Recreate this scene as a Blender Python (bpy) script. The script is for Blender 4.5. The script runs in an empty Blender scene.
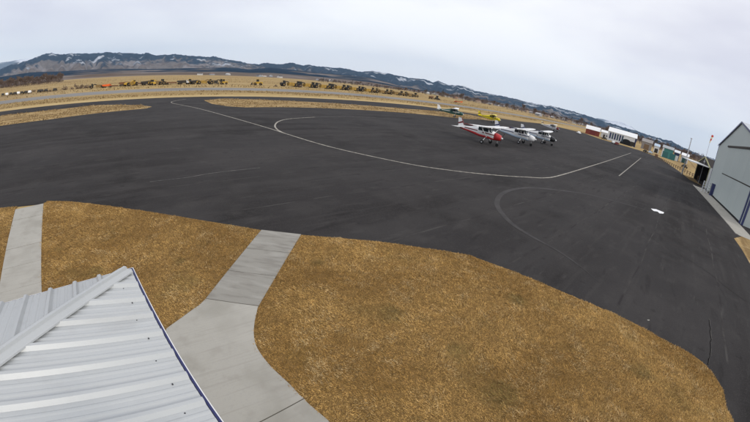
import bpy, math, random
import numpy as np
from mathutils import Vector, Matrix
R = math.radians
rng = random.Random(7); nrg = np.random.default_rng(11)
SC = bpy.context.scene
COL = SC.collection

# ------------------------------------------------------------------ camera (a wide webcam lens), sky, sun, exposure
CAM_H = 6.0
FPX, KD, PITCH, ROLL = 344.33, -0.03671, 0.36375, 0.12944      # lens scale (pixels of a 750 wide frame), lens curve, tilt, roll
CX, CY = 375.0, 211.0
cp, sp, cr, sr = math.cos(PITCH), math.sin(PITCH), math.cos(ROLL), math.sin(ROLL)
FW = np.array([0, cp, -sp]); _U = np.array([0, sp, cp]); _R = np.array([1., 0, 0])
RT = cr*_R + sr*_U; UP = -sr*_R + cr*_U
cd = bpy.data.cameras.new('webcam'); cam = bpy.data.objects.new('webcam', cd); COL.objects.link(cam)
M = Matrix(((RT[0], UP[0], -FW[0], 0), (RT[1], UP[1], -FW[1], 0), (RT[2], UP[2], -FW[2], CAM_H), (0, 0, 0, 1)))
cam.matrix_world = M
cd.type = 'PANO'; cd.panorama_type = 'FISHEYE_LENS_POLYNOMIAL'
cd.sensor_fit = 'HORIZONTAL'; cd.sensor_width = 36.0; cd.sensor_height = 20.25
k1 = (750/36)/FPX
cd.fisheye_fov = R(200)
cd.fisheye_polynomial_k0 = 0.0; cd.fisheye_polynomial_k1 = -k1; cd.fisheye_polynomial_k2 = 0.0
cd.fisheye_polynomial_k3 = -KD*k1**3; cd.fisheye_polynomial_k4 = 0.0
cd.clip_start = 0.05; cd.clip_end = 80000
SC.camera = cam

SUN_AZ = (0.80, -0.60); SUN_EL = R(34)
w = bpy.data.worlds.new('World'); SC.world = w; w.use_nodes = True
nt = w.node_tree; nt.nodes.clear()
def N(t, ty, **kw):
    n = t.nodes.new(ty)
    for k, v in kw.items(): setattr(n, k, v)
    return n
out = N(nt, 'ShaderNodeOutputWorld'); bg = N(nt, 'ShaderNodeBackground'); bg2 = N(nt, 'ShaderNodeBackground')
sky = N(nt, 'ShaderNodeTexSky', sky_type='NISHITA', sun_disc=False)
sky.sun_elevation = SUN_EL; sky.sun_rotation = math.atan2(SUN_AZ[0], SUN_AZ[1])
bg.inputs[1].default_value = 0.09
tc = N(nt, 'ShaderNodeTexCoord'); mp = N(nt, 'ShaderNodeMapping'); mp.inputs['Scale'].default_value = (1, 1, 3.2)
no = N(nt, 'ShaderNodeTexNoise'); no.inputs['Scale'].default_value = 1.15; no.inputs['Detail'].default_value = 5; no.inputs['Roughness'].default_value = .5
rp = N(nt, 'ShaderNodeValToRGB')
rp.color_ramp.elements[0].position = .36; rp.color_ramp.elements[0].color = (.68, .675, .745, 1)
rp.color_ramp.elements[1].position = .64; rp.color_ramp.elements[1].color = (.95, .95, .965, 1)
sep = N(nt, 'ShaderNodeSeparateXYZ'); mr = N(nt, 'ShaderNodeMapRange'); mr.inputs[1].default_value = 0.0; mr.inputs[2].default_value = .16; mr.inputs[3].default_value = 1; mr.inputs[4].default_value = 0
mr.interpolation_type = 'SMOOTHSTEP'
mx = N(nt, 'ShaderNodeMix', data_type='RGBA'); mx.inputs[7].default_value = (.97, .97, .98, 1)
fm = N(nt, 'ShaderNodeMath', operation='MULTIPLY'); fm.inputs[1].default_value = .7
msh = N(nt, 'ShaderNodeMixShader'); msh.inputs[0].default_value = .90
L = nt.links.new
L(tc.outputs['Generated'], mp.inputs[0]); L(mp.outputs[0], no.inputs['Vector']); L(no.outputs[0], rp.inputs[0])
L(tc.outputs['Generated'], sep.inputs[0]); L(sep.outputs[2], mr.inputs[0]); L(mr.outputs[0], fm.inputs[0]); L(fm.outputs[0], mx.inputs[0])
L(rp.outputs[0], mx.inputs[6]); L(mx.outputs[2], bg2.inputs[0]); bg2.inputs[1].default_value = 1.3
L(sky.outputs[0], bg.inputs[0]); L(bg.outputs[0], msh.inputs[1]); L(bg2.outputs[0], msh.inputs[2]); L(msh.outputs[0], out.inputs[0])
sd = bpy.data.lights.new('sun', 'SUN'); sd.energy = 1.5; sd.angle = R(11); sd.color = (1, .95, .86)
sun = bpy.data.objects.new('sun', sd); COL.objects.link(sun)
sdir = Vector((SUN_AZ[0]*math.cos(SUN_EL), SUN_AZ[1]*math.cos(SUN_EL), math.sin(SUN_EL)))
sun.rotation_euler = sdir.to_track_quat('Z', 'Y').to_euler()
vs = SC.view_settings; vs.view_transform = 'Standard'; vs.look = 'None'; vs.exposure = 0.0; vs.gamma = 1; vs.use_curve_mapping = False
SC.render.engine = 'CYCLES'
SC.cycles.use_denoising = True; SC.cycles.max_bounces = 6; SC.cycles.volume_bounces = 0

# ------------------------------------------------------------------ sighting helpers: from bearings to places on the ground
def ray(px, py):
    dx, dy = px-CX, py-CY; rr = math.hypot(dx, dy)
    r = rr/FPX; th = r*(1+KD*r*r)
    return math.cos(th)*FW + math.sin(th)*(dx/rr*RT - dy/rr*UP)
def g(px, py, z=0.0):
    v = ray(px, py); t = (CAM_H-z)/-v[2]
    return (float(v[0]*t), float(v[1]*t))
def azel(px, py):
    v = ray(px, py); return math.atan2(v[0], v[1]), math.asin(v[2])
def project(x, y, z):
    v = np.array([x, y, z-CAM_H]); v = v/np.linalg.norm(v)
    zc, a, b = v@FW, v@RT, -(v@UP); h = math.hypot(a, b); th = math.atan2(h, zc); r = th
    for _ in range(12): r -= (r*(1+KD*r*r)-th)/(1+3*KD*r*r)
    return CX+a/h*r*FPX, CY+b/h*r*FPX
E_ = np.array([.733, .680]); Q_ = np.array([-.680, .733])       # along the runway, across it
A_ = np.array([.773, -.634]); B_ = np.array([.634, .773])       # axes of the office building
D_ = np.array([.668, .744])                                      # front of the big hangar
def on_row(px, q):                                               # point on the line across-runway = q at the bearing of column px
    lo, hi = -900., 1500.
    for _ in range(60):
        m = (lo+hi)/2; P = E_*m+Q_*q
        if project(P[0], P[1], 0)[0] < px: lo = m
        else: hi = m
    return E_*lo+Q_*q

# ------------------------------------------------------------------ materials
MATS = {}
def mat(name, col, rough=.7, spec=.3, metal=0., noise=None, noise_col=None, bump=None, stretch=None, attr=None, detail=6, ramp=(.35, .65), coat=0.):
    if name in MATS: return MATS[name]
    m = bpy.data.materials.new(name); m.use_nodes = True; t = m.node_tree; b = t.nodes['Principled BSDF']
    b.inputs['Roughness'].default_value = rough; b.inputs['Specular IOR Level'].default_value = spec; b.inputs['Metallic'].default_value = metal
    b.inputs['Coat Weight'].default_value = coat
    b.inputs['Base Color'].default_value = (*col, 1)
    tcn = N(t, 'ShaderNodeTexCoord'); mpn = N(t, 'ShaderNodeMapping'); t.links.new(tcn.outputs['Object'], mpn.inputs[0])
    if stretch: mpn.inputs['Rotation'].default_value = (0, 0, stretch[0]); mpn.inputs['Scale'].default_value = stretch[1]
    src = None
    if attr:
        a = N(t, 'ShaderNodeAttribute', attribute_name=attr); src = a.outputs['Color']
    if noise:
        nn = N(t, 'ShaderNodeTexNoise'); nn.inputs['Scale'].default_value = noise; nn.inputs['Detail'].default_value = detail; nn.inputs['Roughness'].default_value = .6
        t.links.new(mpn.outputs[0], nn.inputs['Vector'])
        rr = N(t, 'ShaderNodeValToRGB'); rr.color_ramp.elements[0].position, rr.color_ramp.elements[1].position = ramp
        if attr:
            rr.color_ramp.elements[0].color = (.72, .72, .72, 1); rr.color_ramp.elements[1].color = (1.2, 1.2, 1.2, 1)
            mm = N(t, 'ShaderNodeMix', data_type='RGBA', blend_type='MULTIPLY'); mm.inputs[0].default_value = 1
            t.links.new(nn.outputs[0], rr.inputs[0]); t.links.new(src, mm.inputs[6]); t.links.new(rr.outputs[0], mm.inputs[7]); src = mm.outputs[2]
        else:
            rr.color_ramp.elements[0].color = (*col, 1); rr.color_ramp.elements[1].color = (*(noise_col or col), 1)
            t.links.new(nn.outputs[0], rr.inputs[0]); src = rr.outputs[0]
    if src is not None: t.links.new(src, b.inputs['Base Color'])
    if bump:
        n2 = N(t, 'ShaderNodeTexNoise'); n2.inputs['Scale'].default_value = bump[0]; n2.inputs['Detail'].default_value = 4
        t.links.new(mpn.outputs[0], n2.inputs['Vector'])
        bp = N(t, 'ShaderNodeBump'); bp.inputs['Strength'].default_value = bump[1]; bp.inputs['Distance'].default_value = bump[2]
        t.links.new(n2.outputs[0], bp.inputs['Height']); t.links.new(bp.outputs[0], b.inputs['Normal'])
    MATS[name] = m; return m
def mixchain(m, base, layers):
    """layers: (scale, detail, mapping rot, mapping scale, lo, hi, colour, strength) laid over the base colour one after another"""
    t = m.node_tree; b = t.nodes['Principled BSDF']; tcn = N(t, 'ShaderNodeTexCoord')
    rgb = N(t, 'ShaderNodeRGB'); rgb.outputs[0].default_value = (*base, 1); src = rgb.outputs[0]
    for sc_, de, ro, ms, lo, hi, c, st in layers:
        mpn = N(t, 'ShaderNodeMapping'); mpn.vector_type = 'POINT'
        pre = N(t, 'ShaderNodeMapping'); pre.inputs['Rotation'].default_value = (0, 0, ro); mpn.inputs['Scale'].default_value = ms
        mpn.inputs['Location'].default_value = (rng.uniform(-40, 40), rng.uniform(-40, 40), 0)
        t.links.new(tcn.outputs['Object'], pre.inputs[0]); t.links.new(pre.outputs[0], mpn.inputs[0])
        nn = N(t, 'ShaderNodeTexNoise'); nn.inputs['Scale'].default_value = sc_; nn.inputs['Detail'].default_value = de
        t.links.new(mpn.outputs[0], nn.inputs['Vector'])
        r_ = N(t, 'ShaderNodeMapRange', interpolation_type='SMOOTHSTEP'); r_.inputs[1].default_value = lo; r_.inputs[2].default_value = hi; r_.inputs[3].default_value = 0; r_.inputs[4].default_value = st
        t.links.new(nn.outputs[0], r_.inputs[0])
        mm = N(t, 'ShaderNodeMix', data_type='RGBA'); t.links.new(r_.outputs[0], mm.inputs[0]); t.links.new(src, mm.inputs[6]); mm.inputs[7].default_value = (*c, 1)
        src = mm.outputs[2]
    t.links.new(src, b.inputs['Base Color'])
    return m
E_ROT = -math.atan2(E_[1], E_[0])      # turns x to run along the runway
m_asph = mat('asphalt', (.04, .038, .038), rough=.92, spec=.09, bump=(60, .25, .01))
mixchain(m_asph, (.0235, .0213, .0210), [
    (1.0, 1, E_ROT, (.004, .22, 1), .44, .54, (.034, .0315, .0315), .9),
    (.05, 3, 0, (1, 1, 1), .42, .62, (.039, .0365, .0365), .9),
    (1.0, 4, E_ROT, (.03, .45, 1), .46, .66, (.047, .044, .0435), .7),
    (1.0, 5, E_ROT, (.12, 2.0, 1), .56, .74, (.056, .052, .050), .55),
    (.16, 5, 0, (1, 1, 1), .56, .70, (.015, .014, .0135), .6),
    (.09, 7, .4, (1, 1, 1), .50, .64, (.054, .050, .049), .6),
    (.45, 7, .4, (1, 1, 1), .50, .68, (.056, .052, .050), .4),
    (1.1, 7, E_ROT, (.5, 1.2, 1), .56, .68, (.070, .065, .062), .25),
    (4, 6, 0, (1, 1, 1), .50, .70, (.040, .037, .036), .55),
    (22, 3, 0, (1, 1, 1), .52, .68, (.062, .058, .055), .55),
    (1.0, 3, E_ROT, (.42, 2.4, 1), .63, .76, (.080, .075, .071), .4),
    (1.0, 3, E_ROT-.1, (.30, 1.6, 1), .60, .72, (.017, .0155, .0155), .4),
    (1.6, 4, 0, (1, 1, 1), .62, .72, (.016, .015, .015), .35),
    (1.0, 6, E_ROT+R(90), (.06, 1.6, 1), .64, .76, (.055, .051, .049), .35)])
m_run = mat('runway asphalt', (.20, .19, .18), rough=.9, spec=.1, noise=.05, noise_col=(.26, .25, .235))
m_taxi = mat('taxiway asphalt', (.055, .052, .055), rough=.85, spec=.2, noise=.2, noise_col=(.08, .075, .07))
m_field = mat('dry field', (.3, .23, .12), rough=.95, spec=.05, bump=(.8, .5, .2))
mixchain(m_field, (.40, .285, .125), [
    (1.0, 4, E_ROT, (.008, .07, 1), .40, .62, (.27, .185, .085), .85),
    (.02, 5, 0, (1, 1, 1), .50, .70, (.42, .31, .16), .7),
    (1.0, 5, E_ROT, (.03, .35, 1), .55, .72, (.20, .13, .06), .7),
    (.25, 6, 0, (1, 1, 1), .55, .75, (.24, .17, .075), .6),
    (.006, 3, 0, (1, 1, 1), .55, .7, (.22, .15, .085), .6),
    (1.5, 5, 0, (1, 1, 1), .50, .75, (.46, .35, .18), .5)])
m_verge = mat('mown verge grass', (.45, .34, .17), rough=.95, spec=.05, bump=(2, .6, .15))
mixchain(m_verge, (.40, .28, .13), [
    (1.0, 5, E_ROT, (.05, .5, 1), .44, .60, (.20, .13, .06), .85),
    (.4, 6, 0, (1, 1, 1), .52, .72, (.52, .40, .22), .6),
    (2.5, 5, 0, (1, 1, 1), .52, .68, (.16, .105, .05), .75), (.7, 6, 0, (1, 1, 1), .5, .66, (.22, .15, .07), .6)])
m_soil = mat('lawn thatch', (.15, .09, .035), rough=.95, spec=.05, noise=6, noise_col=(.24, .145, .055), bump=(30, .7, .03))
m_conc = mat('concrete', (.4, .39, .36), rough=.85, spec=.2, bump=(90, .25, .004))
mixchain(m_conc, (.385, .368, .325), [
    (.8, 6, 0, (1, 1, 1), .45, .70, (.30, .285, .245), .8), (2.6, 6, 0, (1, 1, 1), .52, .72, (.27, .25, .215), .4),
    (26, 4, 0, (1, 1, 1), .5, .72, (.33, .32, .295), .45), (.45, 5, 0, (1, 1, 1), .5, .68, (.44, .42, .375), .4), (.9, 7, 1.1, (1, 1, 1), .57, .70, (.27, .255, .22), .3), (1.0, 5, -.72, (.6, 14, 1), .5, .7, (.31, .295, .26), .5)])
m_conc2 = mat('weathered concrete', (.34, .33, .31), rough=.88, spec=.2, bump=(90, .25, .004))
mixchain(m_conc2, (.285, .272, .24), [
    (1.0, 6, 0, (1.1, 5, 1), .46, .66, (.215, .20, .175), .8), (1.0, 5, 0, (.7, 2.2, 1), .52, .7, (.355, .34, .305), .7),
    (30, 4, 0, (1, 1, 1), .5, .72, (.25, .245, .23), .45)])
m_roof = mat('white roof sheet', (.60, .63, .66), rough=.36, spec=.5)
mixchain(m_roof, (.46, .475, .475), [(.7, 5, 0, (1, 1, 1), .45, .7, (.37, .39, .40), .7), (5, 6, 0, (1, 1, 1), .55, .75, (.40, .41, .405), .4), (2.2, 6, .5, (1, .3, 1), .6, .75, (.36, .365, .36), .4)])
m_blue = mat('blue trim', (.018, .024, .11), rough=.45, spec=.5)
m_navy = mat('navy trim', (.035, .045, .13), rough=.45, spec=.4)
m_gutter = mat('dark gutter gap', (.03, .035, .04), rough=.6)
m_screw = mat('screw head', (.06, .06, .065), rough=.5, metal=.5)
m_wall = mat('tan siding', (.42, .40, .36), rough=.8, noise=2, noise_col=(.46, .44, .40))
m_white = mat('white paint', (.80, .80, .79), rough=.35, spec=.5, noise=1.5, noise_col=(.74, .745, .74))
m_whitew = mat('white metal wall', (.72, .74, .76), rough=.6, noise=.6, noise_col=(.64, .66, .68))
m_line = mat('worn marking paint', (.42, .39, .33), rough=.8, spec=.2, noise=3.0, noise_col=(.14, .13, .115), ramp=(.40, .70))
m_lineD = mat('faded marking paint', (.16, .15, .135), rough=.85, spec=.2, noise=1.6, noise_col=(.055, .053, .052), ramp=(.35, .62))
m_track = mat('tyre scuff', (.060, .056, .055), rough=.85, spec=.2, noise=.9, noise_col=(.040, .037, .037), ramp=(.35, .65))
m_dust = mat('dust scuff', (.075, .071, .068), rough=.9, spec=.1, noise=2.2, noise_col=(.045, .044, .045), ramp=(.40, .60))
m_crack = mat('open crack', (.012, .011, .011), rough=1, spec=0)
m_patch = mat('white ground mark', (.80, .80, .80), rough=.7)
m_hang = mat('sage metal wall', (.47, .52, .50), rough=.6, spec=.3, noise=.12, noise_col=(.43, .48, .465))
m_hang2 = mat('sage metal door', (.45, .50, .48), rough=.6, spec=.3, noise=.15, noise_col=(.42, .47, .455))
m_hroof = mat('grey metal roof', (.5, .52, .54), rough=.5)
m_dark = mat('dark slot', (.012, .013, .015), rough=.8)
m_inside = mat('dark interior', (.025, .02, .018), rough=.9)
m_trimy = mat('yellow trim', (.30, .29, .13), rough=.6)
m_red = mat('red paint', (.42, .02, .02), rough=.35, spec=.5)
m_blackp = mat('black paint', (.012, .012, .014), rough=.35, spec=.5)
m_dkblue = mat('dark blue paint', (.02, .03, .10), rough=.35, spec=.5)
m_ltblue = mat('pale blue paint', (.42, .52, .63), rough=.35, spec=.5)
m_green = mat('dark green paint', (.02, .08, .07), rough=.35, spec=.5)
m_yel = mat('yellow paint', (.75, .60, .02), rough=.4, spec=.4)
m_maroon = mat('maroon paint', (.17, .03, .03), rough=.4)
m_glass = mat('aircraft glass', (.02, .03, .035), rough=.08, spec=.6)
m_tyre = mat('tyre rubber', (.015, .015, .016), rough=.85)
m_metal = mat('bare metal', (.45, .45, .46), rough=.4, metal=.7)
m_cat = mat('machine yellow', (.60, .37, .04), rough=.6, noise=1.0, noise_col=(.42, .25, .04))
m_catd = mat('faded machine yellow', (.30, .20, .07), rough=.7, noise=1.2, noise_col=(.14, .09, .04))
m_bowl = mat('worn bowl yellow', (.42, .26, .045), rough=.7, noise=1.6, noise_col=(.20, .13, .04), ramp=(.4, .6))
m_steel = mat('dark machine steel', (.03, .028, .025), rough=.7, noise=2, noise_col=(.055, .045, .035))
m_orange = mat('orange paint', (.75, .13, .02), rough=.5)
m_rust = mat('rusty steel', (.14, .07, .035), rough=.85, noise=2, noise_col=(.22, .11, .05))
m_bark = mat('bare branches', (.13, .092, .070), rough=.95, spec=.05, noise=2, noise_col=(.19, .14, .11))
m_pine = mat('conifer needles', (.022, .035, .02), rough=.9, noise=2, noise_col=(.035, .05, .03))
m_teal = mat('teal metal wall', (.05, .20, .19), rough=.6, noise=.5, noise_col=(.06, .23, .22))
m_brick = mat('rust red wall', (.20, .045, .03), rough=.7, noise=.6, noise_col=(.25, .06, .04))
m_greyb = mat('grey brown wall', (.25, .23, .22), rough=.7, noise=.6, noise_col=(.30, .28, .26))
m_groof = mat('weathered roof', (.34, .36, .37), rough=.6)
m_win = mat('window glass', (.05, .08, .12), rough=.12, spec=.6)
m_wood = mat('weathered wood', (.17, .11, .065), rough=.9, noise=2, noise_col=(.23, .16, .10))
m_sockr = mat('windsock red', (.60, .06, .04), rough=.8)
m_sockw = mat('windsock pale', (.75, .68, .45), rough=.8)
HOUSE = [mat('house wall pale', (.6, .58, .54), rough=.8), mat('house wall tan', (.42, .33, .23), rough=.8), mat('house wall salmon', (.38, .25, .18), rough=.8), mat('house wall grey', (.35, .36, .38), rough=.8)]
ROOFS = [mat('roof dark', (.09, .08, .08), rough=.85), mat('roof brown', (.19, .12, .09), rough=.85), mat('roof pale', (.5, .5, .5), rough=.8)]

# ------------------------------------------------------------------ mesh helpers
class MB:
    def __init__(s): s.v = []; s.f = []
    def add(s, V, F):
        o = len(s.v); s.v += [tuple(map(float, q)) for q in V]; s.f += [tuple(i+o for i in f) for f in F]; return s
    def box(s, c, d, rz=0., ry=0.):
        x, y, z = (k/2 for k in d); V = [Vector(q) for q in ((-x,-y,-z),(x,-y,-z),(x,y,-z),(-x,y,-z),(-x,-y,z),(x,-y,z),(x,y,z),(-x,y,z))]
        Mx = Matrix.Rotation(rz, 3, 'Z') @ Matrix.Rotation(ry, 3, 'Y')
        return s.add([Mx@q+Vector(c) for q in V], [(0,3,2,1),(4,5,6,7),(0,1,5,4),(1,2,6,5),(2,3,7,6),(3,0,4,7)])
    def tube(s, a, b, r0, r1=None, n=8, cap=True):
        r1 = r0 if r1 is None else r1; a, b = Vector(a), Vector(b); d = (b-a).normalized()
        u = d.orthogonal().normalized(); v = d.cross(u); V = []
        for P, r in ((a, r0), (b, r1)):
            for i in range(n):
                t = 2*math.pi*i/n; V.append(P+u*math.cos(t)*r+v*math.sin(t)*r)
        F = [(i, (i+1) % n, n+(i+1) % n, n+i) for i in range(n)]
        if cap: F += [tuple(reversed(range(n))), tuple(range(n, 2*n))]
        return s.add(V, F)
    def loft(s, rings, cap=True):
        n = len(rings[0]); V = [q for r in rings for q in r]; F = []
        for k in range(len(rings)-1):
            for i in range(n):
                j = (i+1) % n; F.append((k*n+i, k*n+j, (k+1)*n+j, (k+1)*n+i))
        if cap: F += [tuple(reversed(range(n))), tuple(range((len(rings)-1)*n, len(rings)*n))]
        return s.add(V, F)
    def prism(s, poly, z0, z1):
        n = len(poly); V = [(x, y, z0) for x, y in poly]+[(x, y, z1) for x, y in poly]
        return s.add(V, [tuple(reversed(range(n))), tuple(range(n, 2*n))]+[(i, (i+1) % n, n+(i+1) % n, n+i) for i in range(n)])
    def sheet(s, poly, z): return s.add([(x, y, z) for x, y in poly], [tuple(range(len(poly)))])
    def ribbon(s, pts, wd, z, taper=0):
        P = [Vector((q[0], q[1])) for q in pts]; V = []
        for i, q in enumerate(P):
            d = (P[min(i+1, len(P)-1)]-P[max(i-1, 0)]).normalized(); n = Vector((-d.y, d.x))*wd/2*(min(1, (i+.2)/taper, (len(P)-.8-i)/taper) if taper else 1)
            V += [(q.x+n.x, q.y+n.y, z), (q.x-n.x, q.y-n.y, z)]
        return s.add(V, [(2*i, 2*i+1, 2*i+3, 2*i+2) for i in range(len(P)-1)])
    def build(s, name, m, parent=None, smooth=False, kind=None):
        me = bpy.data.meshes.new(name); me.from_pydata(s.v, [], s.f); me.validate(); me.update()
        import bmesh
        bm = bmesh.new(); bm.from_mesh(me); bmesh.ops.recalc_face_normals(bm, faces=bm.faces); bm.to_mesh(me); bm.free()
        me.materials.append(m)
        if smooth: me.polygons.foreach_set('use_smooth', [True]*len(me.polygons))
        o = bpy.data.objects.new(name, me); COL.objects.link(o)
        if parent is not None: o.parent = parent
        if kind: o['kind'] = kind
        return o
def tag(o, label, cat, group=None):
    o['label'] = label; o['category'] = cat
    if group: o['group'] = group
    return o
def thing(name, label, cat, loc=(0, 0, 0), rz=0., group=None):
    o = bpy.data.objects.new(name, None); COL.objects.link(o); o.location = loc; o.rotation_euler = (0, 0, rz); o.empty_display_size = .3
    return tag(o, label, cat, group)
def dup(root, loc, rz, label, group=None, scale=None):
    def cp_(o, par):
        c = o.copy(); COL.objects.link(c)
        if par is not None: c.parent = par
        for ch in o.children: cp_(ch, c)
        return c
    r = cp_(root, None); r.location = loc; r.rotation_euler = (0, 0, rz)
    if scale: r.scale = scale
    r['label'] = label
    if group: r['group'] = group
    return r
def spline(pts, n=8):
    P = [Vector((q[0], q[1], 0)) for q in pts]; P = [2*P[0]-P[1]]+P+[2*P[-1]-P[-2]]; o = []
    for i in range(1, len(P)-2):
        for k in range(n):
            t = k/n; a, b, c, d = P[i-1:i+3]
            q = .5*((2*b)+(c-a)*t+(2*a-5*b+4*c-d)*t*t+(3*b-a-3*c+d)*t**3); o.append((q.x, q.y))
    o.append((P[-2].x, P[-2].y)); return o
def rot2(v, a): return (v[0]*math.cos(a)-v[1]*math.sin(a), v[0]*math.sin(a)+v[1]*math.cos(a))
def heading(d): return math.atan2(d[1], d[0])
# value noise in numpy
def vnoise(x, y, seed=0):
    xi, yi = np.floor(x).astype(np.int64), np.floor(y).astype(np.int64); fx, fy = x-xi, y-yi
    fx = fx*fx*(3-2*fx); fy = fy*fy*(3-2*fy)
    def h(i, j):
        n = (i*374761393+j*668265263+seed*982451653) & 0x7fffffff; n = ((n ^ (n >> 13))*1274126177) & 0x7fffffff
        return ((n ^ (n >> 16)) & 0xffff)/65535.
    return (h(xi, yi)*(1-fx)+h(xi+1, yi)*fx)*(1-fy)+(h(xi, yi+1)*(1-fx)+h(xi+1, yi+1)*fx)*fy
def fbm(x, y, seed=0, o=5):
    s = 0; a = .5; t = 0
    for k in range(o): s = s+a*vnoise(x*2**k+17.3*k, y*2**k-9.1*k, seed+k); t += a; a *= .5
    return s/t

# ------------------------------------------------------------------ the setting: field, hills, apron, taxiway, runway
def eq(e, q): v = E_*e+Q_*q; return (float(v[0]), float(v[1]))
S = CAM_H/6.5
MB().sheet([(-17000, -2700), (17000, -2700), (17000, 16700), (-17000, 16700)], 0.0).build('ground', m_field, kind='structure')

# hills: one terrain from 700 m to 11 km, its crests at the heights seen
crestA = [(-60,76),(0,70),(10,65),(25,61.5),(35,57.5),(45,54),(52,53),(60,54.5),(70,54),(80,53.5),(100,53),(122,53),(135,53.5),(148,54),(155,55.5),(165,55),(178,54.5),(190,56),(215,57),(225,59),(240,61.5),(247,63.5),(258,64.5),(265,63),(282,64.5),(292,63),(303,65.5),(310,65),(322,67),(340,68),(352,70),(361,72),(372,71),(390,74),(405,77.5),(425,79.5),(433,82.5),(438,81),(447,84.5),(463,86),(475,91),(490,94),(505,96.5),(520,100),(535,104),(550,106),(570,110.5),(590,116.5),(605,122),(628,128.5),(640,132),(655,137),(665,140),(672,141),(680,146),(690,150),(700,155),(730,164),(760,176)]
crestB = [(-60,86),(0,77),(30,73),(60,71.5),(100,69.5),(150,69),(200,68.3),(225,67.5),(250,69.5),(270,68),(310,72),(340,75),(370,78),(385,81.5),(400,86),(420,90),(450,94),(500,103),(550,113),(600,127),(650,143),(690,155),(760,180)]
def prof(c):
    ae = sorted(azel(*q) for q in c); return np.array([a for a, _ in ae]), np.array([e for _, e in ae])
def terrain(name, mtl, R0, rows, cols, az0, az1, fn):
    az = np.linspace(R(az0), R(az1), cols); Rr = R0
    AZ, RR = np.meshgrid(az, Rr, indexing='ij'); Z, C = fn(AZ, RR)
    V = np.stack([np.sin(AZ)*RR, np.cos(AZ)*RR, Z], -1).reshape(-1, 3); n = len(Rr)
    i = np.arange(cols-1)[:, None]*n+np.arange(n-1)[None, :]; i = i.reshape(-1)
    F = np.stack([i, i+1, i+n+1, i+n], 1)
    me = bpy.data.meshes.new(name); me.from_pydata(V.tolist(), [], F.tolist()); me.update()
    ca = me.color_attributes.new('Col', 'FLOAT_COLOR', 'POINT'); C4 = np.concatenate([C.reshape(-1, 3), np.ones((C.size//3, 1))], 1)
    ca.data.foreach_set('color', C4.astype(np.float32).reshape(-1)); me.materials.append(mtl)
    me.polygons.foreach_set('use_smooth', [True]*len(me.polygons))
    o = bpy.data.objects.new(name, me); COL.objects.link(o); o['kind'] = 'structure'; return o
m_hill = mat('hillside', (.2, .2, .2), rough=1, spec=0, attr='Col', noise=.02, ramp=(.32, .68))
pa, pb = prof(crestA), prof(crestB)
def hills_fn(AZ, RR):
    hA = CAM_H+7500*np.tan(np.interp(AZ, *pa)); hB = CAM_H+4000*np.tan(np.interp(AZ, *pb))
    hA = hA + (fbm(AZ*260, AZ*0+3, 5, 4)-.5)*26
    hB = np.maximum(hB, 2); hC = np.maximum(hB*.22, .3)
    def sm(a, b): t = np.clip((RR-a)/(b-a), 0, 1); return t*t*(3-2*t)
    base = sm(800, 2300)*hC+sm(2300, 4000)*(hB-hC)-sm(4000, 4700)*hB*.38+sm(4500, 7500)*(hA-hB*.62)-sm(7500, 10500)*hA*.5
    X, Y = np.sin(AZ)*RR, np.cos(AZ)*RR
    gul = 1-np.abs(2*fbm(AZ*34+fbm(X/900, Y/900, 9)*1.6, RR/2600, 21, 4)-1)
    am = np.clip((RR-2300)/1500, 0, 1)*np.abs(np.sin(np.clip((RR-4000)/3500, 0, 1)*math.pi))
    Z = base-(gul-.6)*am*np.clip(hA-hB*.6, 20, 400)*.55
    Z = Z+(fbm(X/260, Y/260, 31, 4)-.5)*14*np.clip((RR-1500)/2500, 0, 1)
    Z = np.where(RR < 900, Z-.5, Z)
    px = np.interp(AZ, *(lambda q: (np.array([a for a, _ in q]), np.array([b for _, b in q])))(sorted((azel(x, 100)[0], x) for x in range(-60, 800, 20))))
    rel = np.clip((Z-CAM_H)/np.maximum(hA-CAM_H, 10), 0, 1)
    n1 = fbm(X/520+5, Y/520, 41, 5); n2 = fbm(X/170, Y/170+8, 51, 5); n3 = fbm(X/300+3, Y/300, 61, 5)
    leftw = np.clip((330-px)/130, 0, 1)
    tan = np.stack([.165+.1*(n2-.5), .135+.08*(n2-.5), .11+.05*(n2-.5)], -1); pink = np.array([.23, .20, .185])
    f_ = np.clip((n3-.50)*7, 0, 1)[..., None]; C = tan*(1-f_)+pink*f_
    brush = np.array([.115, .080, .06])
    bb = (np.clip((n2-.46)*7, 0, 1)*np.clip((RR-850)/400, 0, 1))[..., None]; C = C*(1-bb*.75)+brush*bb*.75
    fo = np.array([.010, .022, .040])  # forest, with some of the distance haze painted in as extra blue
    fB = np.clip((RR-2250)/250, 0, 1)*np.clip((4650-RR)/250, 0, 1)*np.clip((n1-.30)*9, 0, 1)*np.clip((470-px)/50, .25, 1)
    fA = np.clip((RR-4900)/350, 0, 1)*np.clip((n1+n2-1.02+(rel-.45)*(1.5*leftw)+(1-leftw)*.38)*7, 0, 1)
    ff = np.clip(fB+fA, 0, 1)[..., None]; C = C*(1-ff)+fo*ff
    sn = np.clip((n2*.55+n3*.45-.64+.055*np.clip((px-340)/60, 0, 1)+.018*np.exp(-((px-85)/22)**2))*26, 0, 1)*np.clip((RR-5000)/500, 0, 1)*np.clip((rel-.30)*6, 0, 1)
    sn = sn[..., None]*.6; C = C*(1-sn)+np.array([.72, .74, .78])*sn
    return Z, C
terrain('hills', m_hill, np.concatenate([np.linspace(700, 3000, 22), np.linspace(3100, 7600, 84), np.linspace(7700, 10500, 10)]), 0, 1100, -74, 74, hills_fn)
crestD = [(-60,66),(0,62.5),(12,60.5),(27,58.5),(40,60),(70,64),(200,80),(440,100),(560,116),(585,118.5),(596,118),(604,119.2),(612,120.6),(619,121.2),(625,123.6),(634,128),(650,140),(700,165)]
pd = prof(crestD)
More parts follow.
